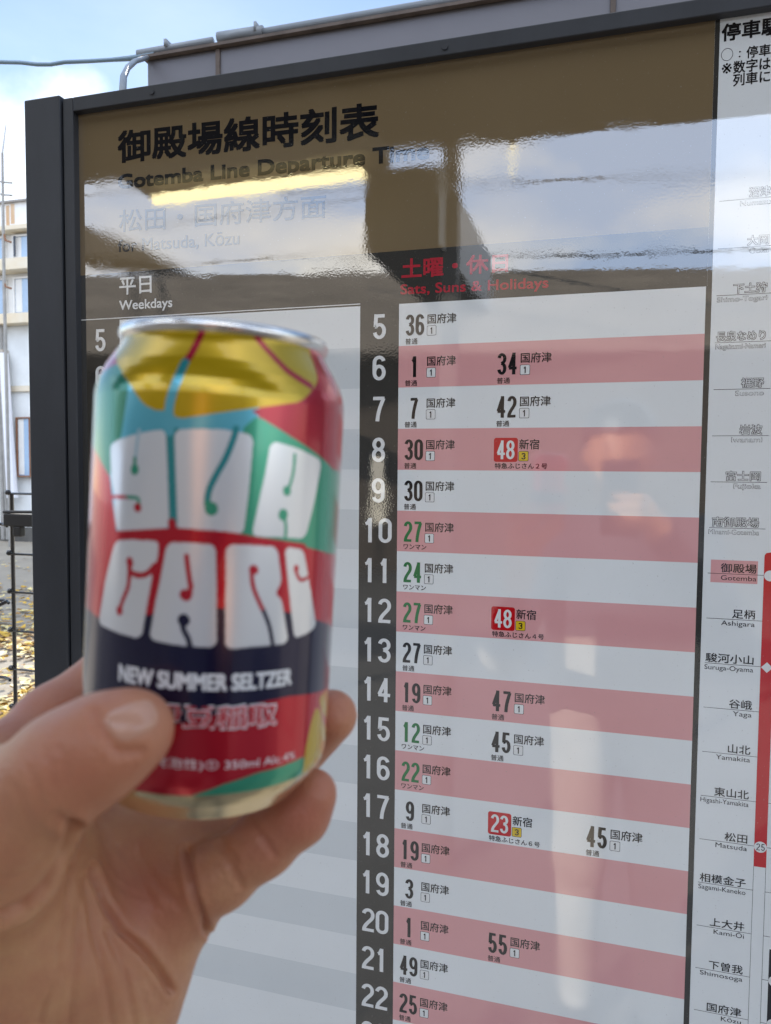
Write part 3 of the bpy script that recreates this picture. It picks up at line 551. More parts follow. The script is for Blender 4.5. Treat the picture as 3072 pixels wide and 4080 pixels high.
ART = [
('B',0,[(-27.9,107.1),(15.2,108.3),(15.9,88.4),(-0.1,82.8),(-2.1,72.3),(-18.6,69.7),(-22.5,83.8),(-28.9,88.9)]),
('T',0,[(-6.1,95.5),(-2.6,95.6),(-1.5,87.4),(-1.8,73.7),(-4.8,73.6)]),
('T',0,[(-1.0,84.1),(11.0,92.3),(15.7,92.6),(16.9,70.5),(-2.0,70.6)]),
('G',0,[(12.1,96.6),(14.9,99.4),(17.1,98.9),(24.6,95.7),(32.8,92.5),(42.1,88.8),(61.8,86.1),(61.7,64.0),(42.2,66.2),(29.3,68.8),(21.1,70.3),(12.1,70.8)]),
('D',0,[(-47.5,105.6),(-23.6,111.0),(-16.7,105.3),(-18.5,93.4),(-22.5,83.4),(-29.6,88.5),(-47.5,95.4)]),
('C',0,[(13.8,100.7),(26.3,104.5),(30.2,109.3),(62.1,113.5),(61.7,87.2),(42.2,88.3),(32.9,92.1),(24.7,95.3),(17.2,98.7)]),
('Y',0,[(-46.8,123.9),(38.6,126.9),(39.2,126.6),(39.5,126.2),(39.6,125.5),(34.8,111.7),(34.5,111.0),(33.6,109.9),(33.1,109.3),(28.0,105.2),(27.3,104.7),(26.1,104.1),(25.3,103.8),(15.9,101.7),(15.1,101.5),(13.7,101.2),(12.9,101.0),(-1.4,97.9),(-2.2,97.8),(-2.9,97.9),(-3.6,98.1),(-4.7,98.9),(-5.2,99.2),(-5.7,99.3),(-6.3,99.4),(-7.9,99.3),(-8.6,99.4),(-9.1,99.5),(-9.8,99.8),(-11.3,100.4),(-12.0,100.9),(-12.7,101.4),(-13.3,102.0),(-15.7,104.6),(-16.3,105.2),(-17.3,106.0),(-17.9,106.5),(-21.2,109.0),(-21.8,109.4),(-23.1,110.1),(-23.8,110.5),(-46.9,123.2),(-47.3,123.5),(-47.2,123.8)]),
('C',2.0,[(0.7,123.5),(0.2,119.6),(-0.6,116.6),(-1.5,113.2),(-2.6,110.8)]),
('B',2.2,[(-2.6,110.8),(-3.5,107.2),(-4.5,103.8),(-5.2,100.1),(-4.9,94.7)]),
('T',2.0,[(-2.6,110.8),(-3.0,109.0),(-3.4,107.7)]),
('C',1.7,[(13.3,122.8),(15.6,119.6),(19.4,115.6),(24.0,111.2),(30.6,108.5)]),
('W',0,[(-22.1,91.1),(-20.9,91.7),(-20.2,92.0),(-19.7,92.2),(-19.0,92.4),(-16.9,92.9),(-16.1,93.1),(-15.4,93.3),(-14.6,93.5),(-11.7,94.1),(-10.9,94.3),(-10.1,94.4),(-9.3,94.6),(-7.0,94.9),(-6.4,94.8),(-5.9,94.2),(-5.7,93.6),(-4.8,84.5),(-4.8,83.7),(-4.6,82.3),(-4.6,81.5),(-3.9,73.6),(-4.1,72.9),(-4.6,72.3),(-5.2,72.0),(-8.9,71.7),(-9.7,71.7),(-11.0,71.5),(-11.8,71.4),(-17.3,70.7),(-18.0,70.8),(-18.7,71.3),(-19.1,71.9),(-19.9,75.6),(-20.0,76.3),(-20.1,76.9),(-20.0,77.4),(-20.0,77.9),(-20.0,78.3),(-20.0,78.7),(-20.3,79.3),(-21.1,81.1),(-21.4,81.9),(-21.7,82.8),(-21.9,83.6),(-22.6,89.2),(-22.6,89.9),(-22.6,90.6)]),
('W',0,[(-2.3,95.2),(1.2,95.6),(2.0,95.6),(3.1,95.7),(3.9,95.7),(7.1,95.8),(7.9,95.8),(9.0,95.7),(9.8,95.7),(13.1,95.2),(13.8,94.9),(14.2,94.3),(14.5,93.6),(14.2,85.6),(14.2,84.8),(14.1,83.4),(14.1,82.6),(13.4,73.1),(13.1,72.4),(12.5,71.9),(11.8,71.6),(6.9,71.7),(6.1,71.7),(4.7,71.7),(3.9,71.7),(-0.3,71.5),(-1.0,71.8),(-1.6,72.3),(-1.9,73.0),(-3.6,93.6),(-3.4,94.3),(-2.9,94.9)]),
('W',0,[(20.5,93.8),(25.0,93.1),(25.8,92.9),(27.2,92.6),(28.0,92.4),(34.3,90.6),(34.9,90.2),(35.3,89.4),(35.4,88.7),(33.6,80.9),(33.4,80.1),(33.0,78.7),(32.8,77.9),(31.0,72.2),(30.6,71.6),(29.8,70.9),(29.1,70.7),(22.5,71.1),(21.7,71.1),(20.5,71.1),(19.7,71.1),(16.5,71.3),(15.9,71.6),(15.6,72.1),(15.5,72.8),(17.2,82.7),(17.4,83.5),(17.6,84.9),(17.8,85.7),(18.7,92.6),(19.1,93.2),(19.8,93.7)]),
('L',0.9,[(-12.9,94.6),(-13.4,91.0),(-13.6,87.6)]),
('G',1.0,[(-13.8,88.0),(-13.7,85.5)]),
('G',2.4,[(-13.7,85.5),(-13.7,85.3)]),
('R',0.9,[(-24.7,78.4),(-18.6,78.7),(-14.9,78.8)]),
('G',0.9,[(-15.5,78.9),(-12.5,78.7),(-12.0,77.3)]),
('R',2.1,[(-12.4,76.6),(-12.3,76.5)]),
('T',1.5,[(10.4,96.3),(9.9,93.9),(8.3,89.2),(6.2,84.9),(4.9,81.5),(4.6,78.5)]),
('G',3.0,[(5.6,77.5),(5.7,77.3)]),
('G',1.2,[(4.6,78.7),(4.9,77.7),(5.8,76.9)]),
('G',0.9,[(25.7,91.2),(25.5,86.8),(24.4,82.8)]),
('G',2.2,[(23.9,82.5),(24.0,82.2)]),
('G',2.6,[(23.2,76.7),(23.2,76.4)]),
('G',0.9,[(23.2,76.6),(24.1,74.0),(24.1,70.5)]),
('R',2.0,[(-27.9,69.1),(-18.6,69.6),(-10.2,70.6),(-2.9,71.4),(3.8,71.4),(10.4,71.1),(15.5,70.3),(20.1,69.7),(30.0,68.4)]),
('R',1.9,[(-3.3,73.7),(-2.8,70.9)]),
('N',0,[(-46.7,48.6),(-31.0,49.5),(-24.9,48.7),(-15.6,50.1),(-8.8,51.5),(-1.2,53.1),(8.3,54.2),(19.6,53.8),(26.9,52.4),(47.8,46.2),(60.8,44.6),(60.7,28.9),(47.6,28.8),(27.7,31.4),(20.4,31.1),(11.9,29.9),(7.4,28.4),(-1.3,26.2),(-11.8,22.5),(-32.9,15.2),(-46.9,13.5)]),
('W',0,[(-17.6,68.4),(-13.7,68.9),(-12.9,68.9),(-11.7,69.0),(-10.9,69.0),(-7.6,69.1),(-7.0,69.0),(-6.5,68.7),(-6.3,68.2),(-6.3,66.9),(-6.3,66.3),(-6.4,65.8),(-6.5,65.2),(-6.8,64.2),(-7.0,63.6),(-7.0,63.4),(-7.3,63.0),(-7.6,62.5),(-7.8,62.2),(-7.9,61.9),(-7.8,61.5),(-7.7,61.0),(-7.6,60.4),(-7.7,60.0),(-7.8,59.3),(-8.1,57.2),(-8.2,56.4),(-8.4,55.4),(-8.5,54.6),(-9.5,47.3),(-9.9,46.6),(-10.5,46.2),(-11.2,45.9),(-15.1,46.2),(-15.9,46.2),(-17.3,46.4),(-18.1,46.5),(-23.4,47.1),(-24.0,47.5),(-24.4,48.1),(-24.5,48.8),(-22.6,57.3),(-22.4,58.1),(-22.0,59.4),(-21.8,60.2),(-19.5,66.9),(-19.1,67.5),(-18.3,68.2)]),
('W',0,[(-2.8,69.1),(0.1,69.2),(0.9,69.2),(1.9,69.2),(2.7,69.2),(5.7,69.1),(6.4,68.8),(6.8,68.3),(7.1,67.6),(7.7,58.6),(7.7,57.8),(7.8,56.4),(7.8,55.6),(8.3,46.4),(8.0,45.7),(7.5,45.2),(6.8,44.9),(1.9,45.1),(1.1,45.1),(-0.3,45.2),(-1.1,45.2),(-6.2,45.8),(-6.8,46.1),(-7.3,46.7),(-7.4,47.4),(-6.3,55.7),(-6.1,56.5),(-5.9,57.9),(-5.7,58.7),(-4.4,67.6),(-4.0,68.3),(-3.5,68.8)]),
('W',0,[(10.8,69.2),(14.2,69.2),(15.0,69.2),(16.2,69.1),(17.0,69.1),(20.6,68.9),(21.3,68.6),(21.9,68.0),(22.3,67.3),(23.4,61.8),(23.5,61.0),(23.5,60.2),(23.3,59.5),(22.6,58.2),(22.4,57.7),(22.5,57.3),(22.8,56.8),(23.4,56.4),(23.8,55.8),(24.2,55.0),(24.4,54.3),(26.4,46.4),(26.3,45.7),(25.9,45.2),(25.3,44.9),(19.3,44.8),(18.5,44.8),(17.1,44.8),(16.3,44.8),(11.8,44.5),(11.1,44.8),(10.6,45.3),(10.3,46.0),(9.8,56.4),(9.8,57.2),(9.8,58.6),(9.8,59.4),(9.4,67.7),(9.6,68.4),(10.2,68.9)]),
('W',0,[(25.5,68.6),(28.7,68.1),(29.4,67.9),(30.2,67.2),(30.6,66.6),(33.1,59.2),(33.3,58.4),(33.9,57.2),(34.1,56.4),(36.7,49.0),(36.7,48.3),(36.5,47.7),(36.0,47.3),(33.6,46.5),(32.8,46.4),(32.2,46.2),(31.4,46.2),(29.6,45.9),(29.0,46.2),(28.6,46.7),(28.3,47.4),(27.0,53.3),(26.8,54.1),(26.6,55.5),(26.4,56.3),(24.4,67.2),(24.5,67.8),(24.9,68.4)]),
('R',1.4,[(-7.0,63.4),(-8.8,61.4),(-11.2,60.7),(-13.7,61.3),(-14.0,62.8)]),
('R',2.0,[(-14.1,63.8),(-13.9,63.3)]),
('R',1.2,[(-14.0,60.9),(-14.2,57.6),(-15.7,54.2),(-16.4,52.2)]),
('R',2.1,[(-16.6,51.8),(-16.6,51.6)]),
('R',1.2,[(0.5,66.1),(1.2,61.9),(1.8,59.0)]),
('R',2.6,[(0.6,57.1),(0.9,56.9)]),
('R',1.2,[(1.8,59.4),(1.7,57.3)]),
('N',2.8,[(0.5,51.2),(0.6,51.0)]),
('N',1.3,[(0.1,50.8),(0.7,48.7),(1.8,46.7),(2.4,44.4)]),
('R',2.2,[(16.1,63.4),(16.3,63.2)]),
('R',1.1,[(15.7,62.7),(16.3,59.2),(18.1,55.3),(19.4,53.0)]),
('N',1.1,[(19.3,53.2),(21.0,49.4),(22.3,44.4)]),
('R',1.6,[(28.0,63.4),(28.1,63.2)]),
('R',1.0,[(27.9,62.7),(29.3,60.6),(31.3,60.4),(33.3,61.3)]),
('G',0,[(4.0,9.2),(11.5,12.0),(19.4,13.7),(33.6,14.3),(61.8,8.4),(61.0,9.7),(61.0,4.6),(62.6,0.5),(20.2,8.7)]),
('Y',0,[(40.4,25.4),(41.3,24.9),(42.0,24.4),(42.4,24.0),(42.9,23.4),(45.2,20.5),(45.7,19.9),(46.7,19.2),(47.4,18.7),(60.6,11.4),(61.2,10.9),(61.8,10.2),(62.0,9.5),(62.0,6.9),(61.7,6.2),(61.2,5.8),(60.5,5.4),(50.2,3.6),(49.4,3.5),(48.1,3.7),(47.3,3.9),(36.4,8.3),(35.8,8.8),(35.2,9.7),(35.0,10.4),(35.0,14.0),(35.1,14.8),(35.3,16.1),(35.5,16.9),(37.2,21.9),(37.5,22.6),(37.8,23.4),(38.2,24.0),(39.1,25.1),(39.5,25.4),(39.8,25.6)]),
('Y',0,[(42.3,28.1),(47.5,28.4),(48.3,28.3),(49.4,27.8),(50.1,27.4),(60.7,17.0),(61.2,16.5),(61.6,16.0),(61.8,15.7),(61.9,15.5),(61.6,15.5),(61.2,15.6),(60.5,15.9),(46.1,21.7),(45.4,22.2),(44.4,22.9),(43.9,23.5),(41.6,26.8),(41.5,27.4),(41.8,27.8)]),
]

ACOL = {'Y': (0.58, 0.385, 0.008), 'R': (0.52, 0.012, 0.030), 'C': (0.42, 0.009, 0.030), 'G': (0.050, 0.36, 0.22), 'D': (0.020, 0.22, 0.13), 'B': (0.13, 0.50, 0.62), 'T': (0.035, 0.30, 0.32), 'W': (0.80, 0.82, 0.84), 'L': (0.46, 0.66, 0.74), 'N': (0.010, 0.010, 0.045), 'S': (0.66, 0.57, 0.36)}
def can_body():
    ns = 900; hh = np.concatenate([np.array([p[1] for p in PROF[:2]]), np.linspace(0.4, 14, 42), np.linspace(14.3, 104, 330), np.linspace(104.4, 119.0, 44)])
    rr = prof_at(hh); rr[0] = 24.2
    ss = (np.arange(ns) / ns - 0.5) * 2 * math.pi * 33.0
    S, H = np.meshgrid(ss, hh); a = S / 33.0; Rr = np.repeat(rr[:, None], ns, 1) / 1000
    loc = np.stack([np.sin(a) * Rr, -np.cos(a) * Rr, H / 1000], -1).reshape(-1, 3)
    M = np.array(CM); co = loc @ M[:3, :3].T + M[:3, 3]
    colr = np.zeros((S.size, 4), np.float32); colr[:, 3] = 1; sf = S.ravel(); hf = H.ravel()
    colr[:, :3] = ACOL['R']; met = np.zeros(S.size, np.float32)
    def inpoly(P, x, y):
        P = np.array(P); ok = (x >= P[:, 0].min()) & (x <= P[:, 0].max()) & (y >= P[:, 1].min()) & (y <= P[:, 1].max()); r = np.zeros(len(x), bool); idx = np.nonzero(ok)[0]; xx = x[idx]; yy = y[idx]; c = np.zeros(len(idx), bool)
        for i in range(len(P)):
            x0, y0 = P[i - 1]; x1, y1 = P[i]
            if y0 == y1: continue
            m = ((y0 > yy) != (y1 > yy)) & (xx < (x1 - x0) * (yy - y0) / (y1 - y0) + x0); c ^= m
        r[idx] = c; return r
    def smooth(P, n=4):
        P = np.array(P, float); out = []
        for i in range(len(P) - 1):
            p0, p1, p2, p3 = P[max(i - 1, 0)], P[i], P[i + 1], P[min(i + 2, len(P) - 1)]
            for t in np.arange(n) / n: out.append(0.5 * (2 * p1 + (p2 - p0) * t + (2 * p0 - 5 * p1 + 4 * p2 - p3) * t * t + (3 * p1 - 3 * p2 + p3 - p0) * t ** 3))
        return np.array(out + [P[-1]])
    sf0, hf0, base = sf, hf, colr.copy(); acc = np.zeros_like(colr)
    for ox, oy in ((-.06, -.07), (.06, -.07), (.06, .07), (-.06, .07)):
      sf, hf = sf0 + ox, hf0 + oy; colr = base.copy()
      for c, w, P in ART:
        if w == 0: m = inpoly(P, sf, hf)
        else:
            P = smooth(P); m = np.zeros(len(sf), bool)
            ok = np.nonzero((sf > P[:, 0].min() - w) & (sf < P[:, 0].max() + w) & (hf > P[:, 1].min() - w) & (hf < P[:, 1].max() + w))[0]
            for i in range(len(P) - 1):
                a0, d = P[i], P[i + 1] - P[i]; L = max(d @ d, 1e-9)
                t = np.clip(((sf[ok] - a0[0]) * d[0] + (hf[ok] - a0[1]) * d[1]) / L, 0, 1)
                m[ok] |= (sf[ok] - a0[0] - t * d[0]) ** 2 + (hf[ok] - a0[1] - t * d[1]) ** 2 < (w / 2) ** 2
        colr[m, :3] = ACOL[c]
      acc += colr / 4
    sf, hf, colr = sf0, hf0, acc
    back = (np.abs(sf) > 60) & (hf < 100) & (hf > 30); colr[back & (hf < 52), :3] = ACOL['N']
    sil = hf < 9.2; colr[sil, :3] = ACOL['S']; met[sil] = 1.0
    nh = len(hh); i = np.arange(nh - 1)[:, None] * ns; j = np.arange(ns)[None, :]; j2 = (j + 1) % ns
    q = np.stack([i + j, i + j2, i + ns + j2, i + ns + j], -1).reshape(-1, 4)
    me = bpy.data.meshes.new('can_body'); me.vertices.add(len(co)); me.vertices.foreach_set('co', co.ravel().astype(np.float32))
    me.loops.add(q.size); me.loops.foreach_set('vertex_index', q.ravel().astype(np.int32)); me.polygons.add(len(q))
    me.polygons.foreach_set('loop_start', np.arange(0, q.size, 4, dtype=np.int32)); me.polygons.foreach_set('loop_total', np.full(len(q), 4, np.int32))
    me.polygons.foreach_set('use_smooth', np.ones(len(q), bool)); me.update(calc_edges=True)
    ca = me.color_attributes.new('label', 'FLOAT_COLOR', 'POINT'); ca.data.foreach_set('color', colr.ravel())
    fa = me.attributes.new('bare', 'FLOAT', 'POINT'); fa.data.foreach_set('value', met)
    return me
m = mat('printed_can', (0.5, 0.5, 0.5), rough=0.22, metal=0.55, coat=0.7); t = m.node_tree; b = t.nodes['Principled BSDF']
b.inputs['Coat Roughness'].default_value = 0.06; b.inputs['Coat IOR'].default_value = 1.45
at1 = t.nodes.new('ShaderNodeAttribute'); at1.attribute_name = 'label'; t.links.new(at1.outputs['Color'], b.inputs['Base Color'])
at2 = t.nodes.new('ShaderNodeAttribute'); at2.attribute_name = 'bare'; mr = t.nodes.new('ShaderNodeMapRange'); mr.inputs[3].default_value = 0.50; mr.inputs[4].default_value = 0.95
t.links.new(at2.outputs['Fac'], mr.inputs[0]); t.links.new(mr.outputs[0], b.inputs['Metallic'])
M_CAN = m
M_ALU = mat('bare_aluminium', (0.80, 0.79, 0.77), rough=0.22, metal=1.0, noise=0.08, nscale=300)
can = empty('drink_can', can_base); can.rotation_mode = 'QUATERNION'
tag(can, 'bright yellow, red and navy drink can with big white letters held in the hand', 'drink can')
link('can_body', can_body(), can, [M_CAN])
def lathe(prof, n=120):
    mb = MB(); vs = [CM @ Vector((math.sin(2 * math.pi * k / n) * r / 1000, -math.cos(2 * math.pi * k / n) * r / 1000, h / 1000)) for r, h in prof for k in range(n)]
    mb.add(vs, [(i * n + k, i * n + (k + 1) % n, (i + 1) * n + (k + 1) % n, (i + 1) * n + k) for i in range(len(prof) - 1) for k in range(n)]); return mb
lathe([(26.55, 118.8), (26.9, 119.1), (27.45, 119.6), (27.7, 120.4), (27.65, 121.5), (27.3, 122.1), (26.7, 122.2), (26.2, 121.6), (25.9, 119.5), (25.2, 116.2), (24.4, 115.9), (23.8, 116.6), (23.4, 117.2), (0.01, 117.4)]).build('can_lid', M_ALU, can, smooth=True)
tb = MB(); n = 28; vs = []
for lay in (118.1, 118.7):
    for rx, ry in ((7.6, 11.5), (4.6, 4.2)):
        for k in range(n):
            a = 2 * math.pi * k / n; oy = 6 if rx < 6 else 4.5
            vs.append(CM @ Vector((rx * math.cos(a) / 1000, (ry * math.sin(a) + oy) / 1000, lay / 1000)))
fs = []
for k in range(n):
    k2 = (k + 1) % n; fs += [(k, n + k, n + k2, k2), (2 * n + k, 2 * n + k2, 3 * n + k2, 3 * n + k), (k, k2, 2 * n + k2, 2 * n + k), (n + k, 3 * n + k, 3 * n + k2, n + k2)]
tb.add(vs, fs).build('pull_tab', M_ALU, can)
lathe([(24.25, 0.55), (23.4, 1.5), (22.4, 4.0), (19, 7.5), (12, 10), (0.01, 11)]).build('can_base', M_ALU, can, smooth=True)
M_CTXT = mat('can_white_ink', (0.80, 0.82, 0.84), rough=0.3, metal=0.2, noise=0.03, nscale=40)
M_CTXR = mat('can_pink_ink', (0.52, 0.045, 0.06), rough=0.3, metal=0.2, noise=0.03, nscale=40)
def can_text(body, s0, s1, h0a, h1a, h0b, h1b, bold, rr=0.08):   # text box on the label, bottom/top heights at its left and right end
    vs, fs, _ = glyphs(body); out = []; ff = []; e = bold * (h1a - h0a) * .5
    for k, (dx, dy) in enumerate([(0, 0)] if e <= 0 else [(-e, -e), (e, -e), (e, e), (-e, e)]):
        ff += [tuple(len(out) + i for i in f) for f in fs]
        for x, y in vs:
            s = s0 + x * (s1 - s0) + dx; h = (h0a * (1 - x) + h0b * x) * (1 - y) + (h1a * (1 - x) + h1b * x) * y + dy
            out.append(canp(s, h, prof_at(h) + rr + k * .01))
    return out, ff
mb = MB(); mb.add(*can_text('NEW SUMMER SELTZER', -15.7, 28.2, 35.1, 38.9, 34.4, 38.2, 0.10)); mb.build('lettering', M_CTXT, can)
mb = MB(); mb.add(*can_text('伊豆稲取', -6.4, 24.2, 26.0, 31.6, 25.0, 30.6, 0.10, 0.05), 0); mb.add(*can_text('伊豆稲取', -6.15, 23.95, 26.25, 31.35, 25.22, 30.38, 0.04, 0.12), 1); mb.build('lettering', [M_CTXT, M_CTXR], can)
mb = MB(); mb.add(*can_text('スピリッツ(発泡性)① 350ml Alc.4%', -24, 31.0, 16.6, 19.6, 14.3, 17.2, 0.0)); mb.build('lettering', M_CTXT, can)

# ------------------------------------------------------------------ the hand: one surface grown from tapered bones
def HP(x, y, d): return np.array([(x - 833) / FD * d, (y - 1106) / FD * d, d], float)      # picture-aligned millimetres
BONES = [  # (a, radius, b, radius)
  ((292,1574,166), 8.4, (232,1605,166), 10.2, 6), ((232,1605,166), 10.2, (140,1660,168), 10.8, 6), ((140,1660,168), 11.0, (20,1765,175), 14.0, 8),
  ((20,1765,175), 14.5, (-20,1850,180), 15.0, 8), ((-20,1850,182), 14.0, (20,2040,208), 16.0, 12), ((20,2020,210), 17.0, (50,2330,216), 21.0, 14),
  ((-20,1690,214), 11.5, (110,1560,236), 10.2, 7), ((110,1560,236), 10.2, (262,1430,258), 9.0, 6), ((262,1430,258), 9.0, (430,1390,266), 8.0, 6), ((-20,1690,214), 12.0, (40,1850,205), 15.0, 12),
  ((150,1720,246), 11.0, (360,1560,266), 9.5, 7), ((360,1560,266), 9.5, (560,1450,262), 8.2, 6),
  ((290,1800,244), 11.0, (470,1730,262), 9.6, 7), ((470,1730,262), 9.6, (600,1672,252), 9.0, 6), ((600,1672,252), 9.0, (716,1546,231), 8.0, 6),
  ((368,1950,230), 13.0, (478,1890,222), 9.2, 7), ((478,1890,222), 9.2, (570,1821,220), 8.6, 5), ((570,1821,220), 8.8, (645,1758,218), 8.3, 5), ((645,1758,218), 8.2, (676,1714,217), 7.0, 5),
  ((40,1780,226), 14.0, (80,2250,222), 20.0, 14), ((150,1800,238), 14.0, (120,2300,225), 20.0, 14), ((290,1870,239), 14.0, (190,2300,227), 19.0, 12), ((368,1950,232), 13.5, (265,2120,226), 17.0, 9), ((265,2120,226), 17.0, (215,2320,230), 18.0, 9),
  ((200,1790,244), 12.0, (420,1830,240), 12.0, 10), ((420,1830,240), 11.0, (520,1790,246), 9.0, 8), ((110,1850,214), 10.0, (170,2050,212), 12.0, 14),
  ((90,2330,226), 21.0, (70,2600,228), 22.0, 10), ((200,2320,230), 19.0, (150,2600,232), 20.0, 10),
]
BLEND = 7.0
def hand_field(h=0.95):
    P = [(HP(*a), ra, HP(*b), rb, k) for a, ra, b, rb, k in BONES]
    lo = np.array([-135, 25, 138.]); hi = np.array([12, 215, 292.])
    n = np.ceil((hi - lo) / h).astype(int)
    X, Y, Z = np.meshgrid(*[lo[i] + h * np.arange(n[i]) for i in range(3)], indexing='ij')
    pts = np.stack([X, Y, Z], -1).astype(np.float32)
    F = np.full(X.shape, 60.0, np.float32)
    for a, ra, b, rb, k in P:
        m = max(ra, rb) + 26
        i0 = np.clip(np.floor((np.minimum(a, b) - m - lo) / h).astype(int), 0, n); i1 = np.clip(np.ceil((np.maximum(a, b) + m - lo) / h).astype(int), 0, n)
        if (i1 <= i0).any(): continue
        sl_ = tuple(slice(i0[i], i1[i]) for i in range(3)); q = pts[sl_] - a.astype(np.float32); ba = (b - a).astype(np.float32); L = float(ba @ ba) + 1e-6
        t = np.clip((q @ ba) / L, 0, 1); d = np.linalg.norm(q - t[..., None] * ba, axis=-1) - (ra + (rb - ra) * t)
        f = F[sl_]; hh = np.clip(0.5 + 0.5 * (f - d) / k, 0, 1); F[sl_] = f * (1 - hh) + d * hh - k * hh * (1 - hh)
    return F, lo, h
def surface_nets(F, lo, h):
    s = F < 0; n = np.array(F.shape) - 1
    c = [s[i:n[0] + i, j:n[1] + j, k:n[2] + k] for i in (0, 1) for j in (0, 1) for k in (0, 1)]
    tot = sum(x.astype(np.int8) for x in c); act = (tot > 0) & (tot < 8)
    idx = -np.ones(n, np.int64); ijk = np.argwhere(act); idx[act] = np.arange(len(ijk))
    acc = np.zeros((len(ijk), 3)); cnt = np.zeros(len(ijk))
    cor = [(i, j, k) for i in (0, 1) for j in (0, 1) for k in (0, 1)]
    for a in range(8):
        for b in range(a + 1, 8):
            if sum(abs(cor[a][i] - cor[b][i]) for i in range(3)) != 1: continue
            fa = F[tuple((ijk + cor[a]).T)]; fb = F[tuple((ijk + cor[b]).T)]; x = (fa < 0) != (fb < 0)
            t = np.where(x, fa / np.where(fa == fb, 1, fa - fb), 0)
            p = ijk + np.array(cor[a]) + t[:, None] * (np.array(cor[b]) - np.array(cor[a])); acc[x] += p[x]; cnt[x] += 1
    V = lo + h * acc / cnt[:, None]; Q = []
    for ax in range(3):
        u, v = [(1, 2), (2, 0), (0, 1)][ax]
        e = [slice(1, n[i]) for i in range(3)]; e[ax] = slice(0, n[ax]); s0 = s[tuple(e)]; e2 = list(e); e2[ax] = slice(1, n[ax] + 1); s1 = s[tuple(e2)]
        g = np.argwhere(s0 != s1); base = np.array([1, 1, 1]); base[ax] = 0; g = g + base; flip = s[tuple(g.T)]
        du = np.zeros(3, int); du[u] = 1; dv = np.zeros(3, int); dv[v] = 1
        q = np.stack([idx[tuple((g - du - dv).T)], idx[tuple((g - dv).T)], idx[tuple(g.T)], idx[tuple((g - du).T)]], -1)
        q[~flip] = q[~flip][:, ::-1]; Q.append(q)
    return V, np.concatenate(Q)
def relax(V, Q, it):
    e = np.concatenate([Q[:, [0, 1]], Q[:, [1, 2]], Q[:, [2, 3]], Q[:, [3, 0]]]); e = np.concatenate([e, e[:, ::-1]])
    for _ in range(it):
        S = np.zeros_like(V); c = np.zeros(len(V)); np.add.at(S, e[:, 0], V[e[:, 1]]); np.add.at(c, e[:, 0], 1); V = V * 0.5 + 0.5 * S / np.maximum(c, 1)[:, None]
    return V
def vnorm(V, Q):
    fn = np.cross(V[Q[:, 2]] - V[Q[:, 0]], V[Q[:, 3]] - V[Q[:, 1]]); N_ = np.zeros_like(V)
    for i in range(4): np.add.at(N_, Q[:, i], fn)
    return N_ / np.maximum(np.linalg.norm(N_, axis=1), 1e-9)[:, None]
# creases and folds of the skin: polylines over the palm side, depth and half width in millimetres
CREASES = [
  (2.6, 0.9, 190, 240, [(405,1835),(408,1880),(418,1930),(440,1990),(448,2018)]),
  (1.0, 0.8, 190, 240, [(470,1826),(500,1870),(522,1915)]), (0.8, 0.7, 190, 240, [(478,1815),(512,1862)]), (0.9, 0.75, 190, 240, [(543,1775),(572,1815),(595,1850)]),
  (3.0, 1.1, 150, 215, [(161,1786),(142,1849),(98,1918),(49,1961),(-10,1985)]), (1.0, 1.3, 150, 200, [(130,1768),(152,1776),(165,1790)]),
  (2.8, 1.0, 195, 240, [(200,1880),(225,1950),(262,2010),(310,2055),(345,2100),(370,2140)]),
  (1.2, 1.1, 195, 240, [(150,1850),(140,1950),(120,2060),(85,2210)]), (1.1, 1.0, 195, 240, [(185,1900),(200,2000),(225,2100),(240,2210)]),
  (0.9, 0.9, 195, 240, [(230,2010),(270,2100),(290,2212)]), (0.9, 0.9, 195, 240, [(170,1960),(165,2080),(150,2212)]), (0.5, 1.0, 195, 240, [(300,1840),(330,1900),(390,1960)]),
  (0.5, 1.0, 195, 245, [(255,1830),(300,1880),(330,1960)]), (0.4, 0.8, 150, 190, [(120,1610),(135,1640),(140,1680)]), (0.4, 0.8, 150, 190, [(100,1625),(112,1660),(115,1700)]),
  (0.8, 0.9, 145, 172, [(203,1536),(222,1585),(256,1628),(305,1622)]),
  (0.35, 0.6, 195, 245, [(210,1850),(240,1900),(280,1930),(330,1940)]), (0.35, 0.6, 195, 245, [(60,2010),(110,2060),(160,2150)]), (0.35, 0.6, 195, 245, [(255,2040),(300,2120),(325,2212)]), (0.3, 0.6, 195, 245, [(310,1960),(350,2010),(375,2060)]),
  (0.35, 0.55, 150, 200, [(20,1690),(45,1720),(60,1770)]), (0.35, 0.55, 150, 200, [(60,1660),(80,1700),(90,1750)]), (0.3, 0.6, 150, 215, [(10,1900),(50,1890),(100,1850)]),
]
F_, lo_, h_ = hand_field(); HV, HQ = surface_nets(F_, lo_, h_); HV = relax(HV, HQ, 4)
HN = vnorm(HV, HQ)
if (HN * (HV - HV.mean(0))).sum() < 0: HQ = HQ[:, ::-1]; HN = -HN
pxy = np.stack([HV[:, 0] / HV[:, 2] * FD + 833, HV[:, 1] / HV[:, 2] * FD + 1106], -1); face = (HN * HV).sum(1) < 0
disp = np.zeros(len(HV))
